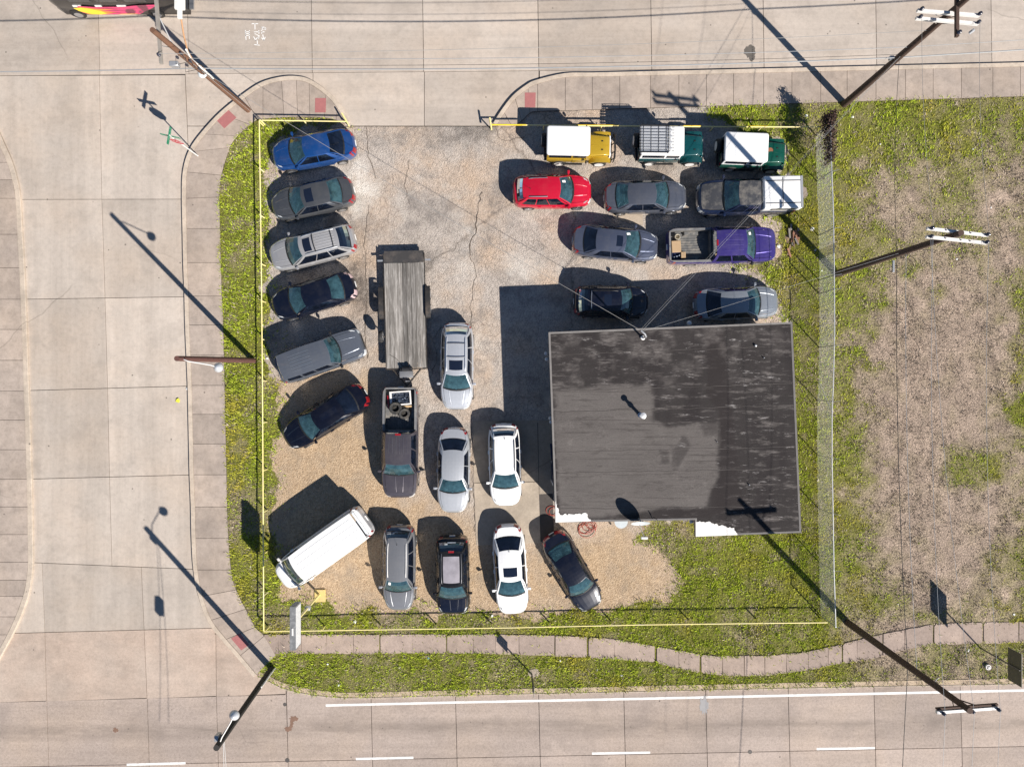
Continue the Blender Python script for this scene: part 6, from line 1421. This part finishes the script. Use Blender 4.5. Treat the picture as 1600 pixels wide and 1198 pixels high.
# pole sign of the lot
sb0 = W3(500, 928); pb = empty('pole_sign', (sb0.x, sb0.y, 0)); tag(pb, 'grey double-faced box sign on a yellow pole by the white van', 'sign')
MB().bbox(-.30, .34, -.42, .30, .02, .12, .02, 1).build('footing', M('yellow_plate', (.62, .46, .17), .7, dirt=(.4, .34, .24)), pb)
MB().tube([(-.02, 0, .1), (-.05, -.1, 5.0)], .07, 10).build('post', YEL, pb, 60)
SG = M('sign_cabinet_grey', (.21, .215, .22), .5, .3, dirt=(.5, .5, .5), dirt_amt=.5, ds=5)
sc_ = W3(461.5, 977, 4.6) - Vector((sb0.x, sb0.y, 0)); cab = MB().box(sc_.x - .15, sc_.x + .15, sc_.y - 1.1, sc_.y + 1.1, 4.15, 5.05).build('cabinet', SG, pb)
for sgn in (-1, 1): MB().box(*sorted((sc_.x + sgn * .15, sc_.x + sgn * .158)), sc_.y - 1.04, sc_.y + 1.04, 4.2, 5.0).build('face', M('sign_face', (.66, .67, .68), .5, var=.08, dirt=(.25, .25, .26), dirt_amt=.5, ds=6), cab)
MB().box(sc_.x - .04, sc_.x + .04, sc_.y - .35, sc_.y + .02, 5.05, 5.08).build('access_cover', WHITEA, cab)
MB().bbox(-.14, .14, -.1, .1, 2.2, 2.5, .02, 1).build('meter_box', STEEL, pb, 40, loc=(-.03, -.06, 0))
# traffic signs facing along the bottom road
def road_sign(label, base, z0, z1, half, mat, two=False):
    b = W3(*base); o = empty('road_sign', (b.x, b.y, .03)); tag(o, label, 'sign', 'traffic signs on the verge')
    MB().tube([(0, 0, 0), (0, 0, z1 - .05)], .04, 8).build('post', M('sign_post_steel', (.10, .10, .10), .5, .5), o)
    pan = MB().box(.035, .055, -half, half, z0, z1).build('panel', mat, o); MB().box(.055, .062, -half, half, z0, z1).build('sign_face', WHITEA, pan); return o
road_sign('large olive-backed road sign at the right edge by the footpath', (1530, 1011), 2.3, 3.35, .88, M('olive_sign_back', (.10, .095, .065), .6, .2))
road_sign('small road sign seen edge-on at the middle of the verge', (831, 1052), 1.75, 2.45, .30, M('dark_sign_back', (.05, .05, .05), .5, .3))
blob(834, 1050, 9, 7, .085, 'sign_footing', _mc['pad_concrete'], None, seed=8); o = bpy.data.objects['sign_footing']; tag(o, 'pale concrete footing under the small road sign', 'footing')
wm = empty('water_meter', (*W(1541, 1040), .05)); tag(wm, 'white capped pipe in a dirt patch on the verge', 'pipe'); MB().lathe([(.34, 0), (.3, .03), (.15, .035)], 18).build('dirt_ring', _mc['path_soil'], wm); MB().lathe([(.15, .02), (.15, .16), (.11, .16), (.10, .05), (.01, .05)], 18).build('pipe_rim', WHITEA, wm, 50); MB().lathe([(.06, .05), (.06, .2), (.01, .22)], 12).build('cap', WHITEA, wm, 50)

# overhead lines ------------------------------------------------------
far_e = lambda p_, dx, dy, dz=0: (p_[0] + dx, p_[1] + dy, p_[2] + dz)
c1, c2 = anw(6.2), ane(5.9)
wire(c1 + Vector((0, 0, .0)), c2, .55, .030, WIRE_W, 'thick pale cable along the top street between the two top poles')
wire(c1 + Vector((0, .0, .35)), c2 + Vector((0, 0, .35)), .45, .010, WIRE_D, 'thin dark wire just above the thick pale top-street cable')
wire(anw(7.4), ane(7.0), .5, .014, WIRE_W, 'thin pale wire along the top street below the crossarm lines')
wire(c1, (-44, 15.3, 6.5), .4, .030, WIRE_W, 'thick pale cable leaving the top left pole westwards'); wire(c2, (48, 18.2, 6.2), .3, .030, WIRE_W, 'thick pale cable leaving the top right pole eastwards')
wire(ane(7.0), (48, 18.2, 7.4), .3, .012, WIRE_W, 'thin pale wire leaving the top right pole eastwards')
wire(nw_t[1], ane(8.6), .5, .011, WIRE_G, 'grey line from the top left crossarm to the top right pole'); wire(nw_t[0], ane(10.7) + Vector((0, 1.6, .2)), .5, .011, WIRE_G, 'grey line high over the top street beyond the frame')
for i, (a, b) in enumerate(((ne_t[2], e_t[0]), (ne_t[3], e_t[1]))): wire(a, b, .25, .008, WIRE_G, ('inner', 'outer')[i] + ' grey line between the top right pole and the field pole')
for i, (a, b) in enumerate(((e_t[2], s_t[0]), (e_t[2] + Vector((.05, -.05, -.25)), s_t[1]), (e_t[3], s_t[2]))): wire(a, b, .45, .008, WIRE_W, ('first', 'second', 'third')[i] + ' pale line from the left over the field between the two right poles')
for i, a in enumerate(s_t): wire(a, (a.x - .2, -30, 10.6), .12, .008, WIRE_W, ('left', 'middle', 'right')[i] + ' pale line running off the bottom right crossarm')
wire(ae(6.4), ase(6.4), .35, .017, WIRE_D, 'dark communication cable over the field between the two right poles'); wire(ase(6.4), (ase(6).x - .7, -30, 6.4), .1, .017, WIRE_D, 'dark communication cable running off the bottom right pole')
wire(ae(7.2), ase(7.2), .35, .010, WIRE_W, 'thin pale wire beside the dark communication cable'); wire(ane(6.0), ae(6.4), .3, .012, WIRE_D, 'dark wire from the top right pole to the field pole')
wire(mast_top, anw(6.0), .55, .011, WIRE_G, 'grey service wire from the roof mast to the top left pole', 'service_wire')
wire(mast_top + Vector((.1, .0, 0)), ane(6.3), .35, .008, WIRE_W, 'pale service wire from the roof mast towards the top right pole', 'service_wire'); wire(mast_top + Vector((.05, .08, -.1)), ane(6.0), .75, .005, WIRE_G, 'thin slack service wire under the pale roof-mast wire', 'service_wire')
wire(mast_top + Vector((.1, -.05, -.1)), ae(6.9), .45, .008, WIRE_W, 'pale service wire from the roof mast to the field pole', 'service_wire')

# ---------------------------------------------------------------- small loose things
LIT = [M('litter_white', (.72, .72, .70), .7), M('litter_cream', (.62, .55, .42), .8), M('litter_blue', (.05, .28, .55), .6)]
def litter(x, y, s_, m_, label, seed, z=.11, name='paper_scrap'):
    r = random.Random(seed); bm = bmesh.new(); bmesh.ops.create_icosphere(bm, subdivisions=1, radius=1)
    for v_ in bm.verts: v_.co = (v_.co.x * s_ * r.uniform(.5, 1.2), v_.co.y * s_ * r.uniform(.5, 1.2), v_.co.z * s_ * .4 * r.uniform(.5, 1.2))
    bm.verts.index_update(); o = MB().add([v_.co[:] for v_ in bm.verts], [[v_.index for v_ in f.verts] for f in bm.faces]).build(name, LIT[m_], None, None, loc=(*W(x, y), z)); bm.free(); tag(o, label, 'paper scrap', 'scraps of rubbish')
LL = [(555, 970, .12, 0, 'white crumpled paper on the strip behind the bottom rail near the pole sign'), (769, 961, .11, 0, 'white paper scrap under the bottom rail by the white sedan'), (624, 1042, .11, 1, 'cream carton in the verge grass'), (669, 1027, .10, 2, 'bright blue wrapper in the verge grass'),
      (530, 1069, .09, 0, 'white scrap low in the verge below the cream carton'), (512, 1036, .07, 0, 'small white scrap in the left verge'), (732, 1017, .07, 0, 'small white scrap on the footpath edge'), (757, 1040, .07, 1, 'cream scrap right of the blue wrapper'),
      (875, 1031, .07, 0, 'white scrap on the verge under the footpath bend'), (933, 1045, .06, 0, 'tiny white scrap in the middle verge'), (971, 1054, .08, 0, 'pale scrap on the verge right of middle'), (1575, 996, .07, 0, 'white scrap on the right end of the footpath'), (1512, 1015, .09, 0, 'white scrap beside the right road sign post'),
      (1583, 959, .08, 0, 'white scrap on the field above the right footpath'), (1402, 943, .06, 1, 'pinkish cream scrap in the lower field'), (1331, 184, .10, 0, 'white scrap in the field by the top right pole'), (1374, 226, .07, 0, 'pale scrap in the upper field'), (1519, 234, .07, 0, 'white scrap far right in the upper field'),
      (1268, 358, .16, 0, 'crumpled white bag against the chain-link fence'), (1273, 391, .09, 0, 'white scrap by the fence foot below the crumpled bag'), (1283, 423, .08, 0, 'curled white scrap at the fence near the field pole'), (1216, 385, .16, 0, 'torn white plastic at the nose of the purple pickup'), (1259, 182, .10, 0, 'pale blue-white scrap above the top rail corner'),
      (1263, 470, .06, 1, 'small pale scrap in the grass strip right of the building'), (418, 560, .09, 0, 'white scrap in the left strip by the light pole'), (410, 338, .07, 0, 'white scrap outside the left rail'), (411, 508, .06, 0, 'small white scrap at the left rail'), (392, 885, .07, 0, 'white paper on the left strip near its lower end'),
      (293, 607, .10, 0, 'white scrap in the left street gutter'), (1494, 405, .07, 0, 'white scrap on the dry field'), (1547, 325, .06, 0, 'tiny white scrap in the field right of the field pole'), (1277, 750, .09, 1, 'pale scrap under the chain-link fence beside the building')]
for i, (x, y, s_, m_, l_) in enumerate(LL): litter(x, y, s_, m_, l_, i, .08 if not (293 == x) else .03)
o = MB().add([(-.13, -.05, 0), (.1, -.12, .02), (.14, .02, .01), (.06, .16, .03), (-.05, .09, .05)], [(0, 1, 2, 3, 4)]).build('paper_scrap', M('litter_yellow', (.62, .6, .05), .6), None, None, loc=(*W(278, 626), .03)); tag(o, 'yellow wrapper lying in the left street', 'paper scrap', 'scraps of rubbish')
dp = empty('board_heap', (*W(1238, 372), .05)); tag(dp, 'heap of old boards and bricks beyond the purple pickup', 'board heap')
r = random.Random(3)
WB = [M('old_board', (.24, .16, .11), .9, var=.4), M('old_brick', (.32, .16, .10), .9, var=.3), M('grey_board', (.22, .2, .18), .9)]
for i in range(16):
    L_ = r.uniform(.25, .7) if i < 11 else r.uniform(.1, .2); o = MB().box(-.05, .05, -L_ / 2, L_ / 2, 0, .07).build('board' if i < 11 else 'brick', WB[i % 3], dp, None, loc=(r.uniform(-.28, .28), r.uniform(-.9, .6), .03 + .04 * (i % 3)), rz=r.uniform(-.5, .5))
MB().lathe([(.46, 0), (.36, .04), (.01, .06)], 14).build('soil_heap', M('bare_soil', (.26, .18, .13), .95, var=.4, vs_=8), dp)
st_ = empty('tree_stump', (*W(1252, 301), .03)); tag(st_, 'pale flat stump just behind the white camper shell', 'stump')
q = MB(); r = random.Random(4); n_ = 18; rr0 = [r.uniform(.26, .36) for _ in range(n_)]
q.add([(rr0[k] * m_ * math.cos(k * 2 * math.pi / n_), rr0[k] * m_ * 1.15 * math.sin(k * 2 * math.pi / n_), z) for m_, z in ((1.15, 0), (1, .12)) for k in range(n_)], [(k, (k + 1) % n_, n_ + (k + 1) % n_, n_ + k) for k in range(n_)]).build('bark', M('stump_bark', (.2, .15, .12), .9), st_)
MB().add([(rr0[k] * math.cos(k * 2 * math.pi / n_), rr0[k] * 1.15 * math.sin(k * 2 * math.pi / n_), .122) for k in range(n_)], [tuple(range(n_))]).build('cut_face', M('stump_wood', (.36, .29, .24), .9, var=.25, vs_=12), st_)
# truck just beyond the bottom edge: only its shadow reaches the picture
pt, _sp = build_car('box_truck', 'vehicle driving just below the lower picture edge, its shadow on the bottom road', VAN, P_WHITE, (1476, 1252), (1262, 1256), cat='van', group=None, zref=.8, H=2.35) if False else (None, None)
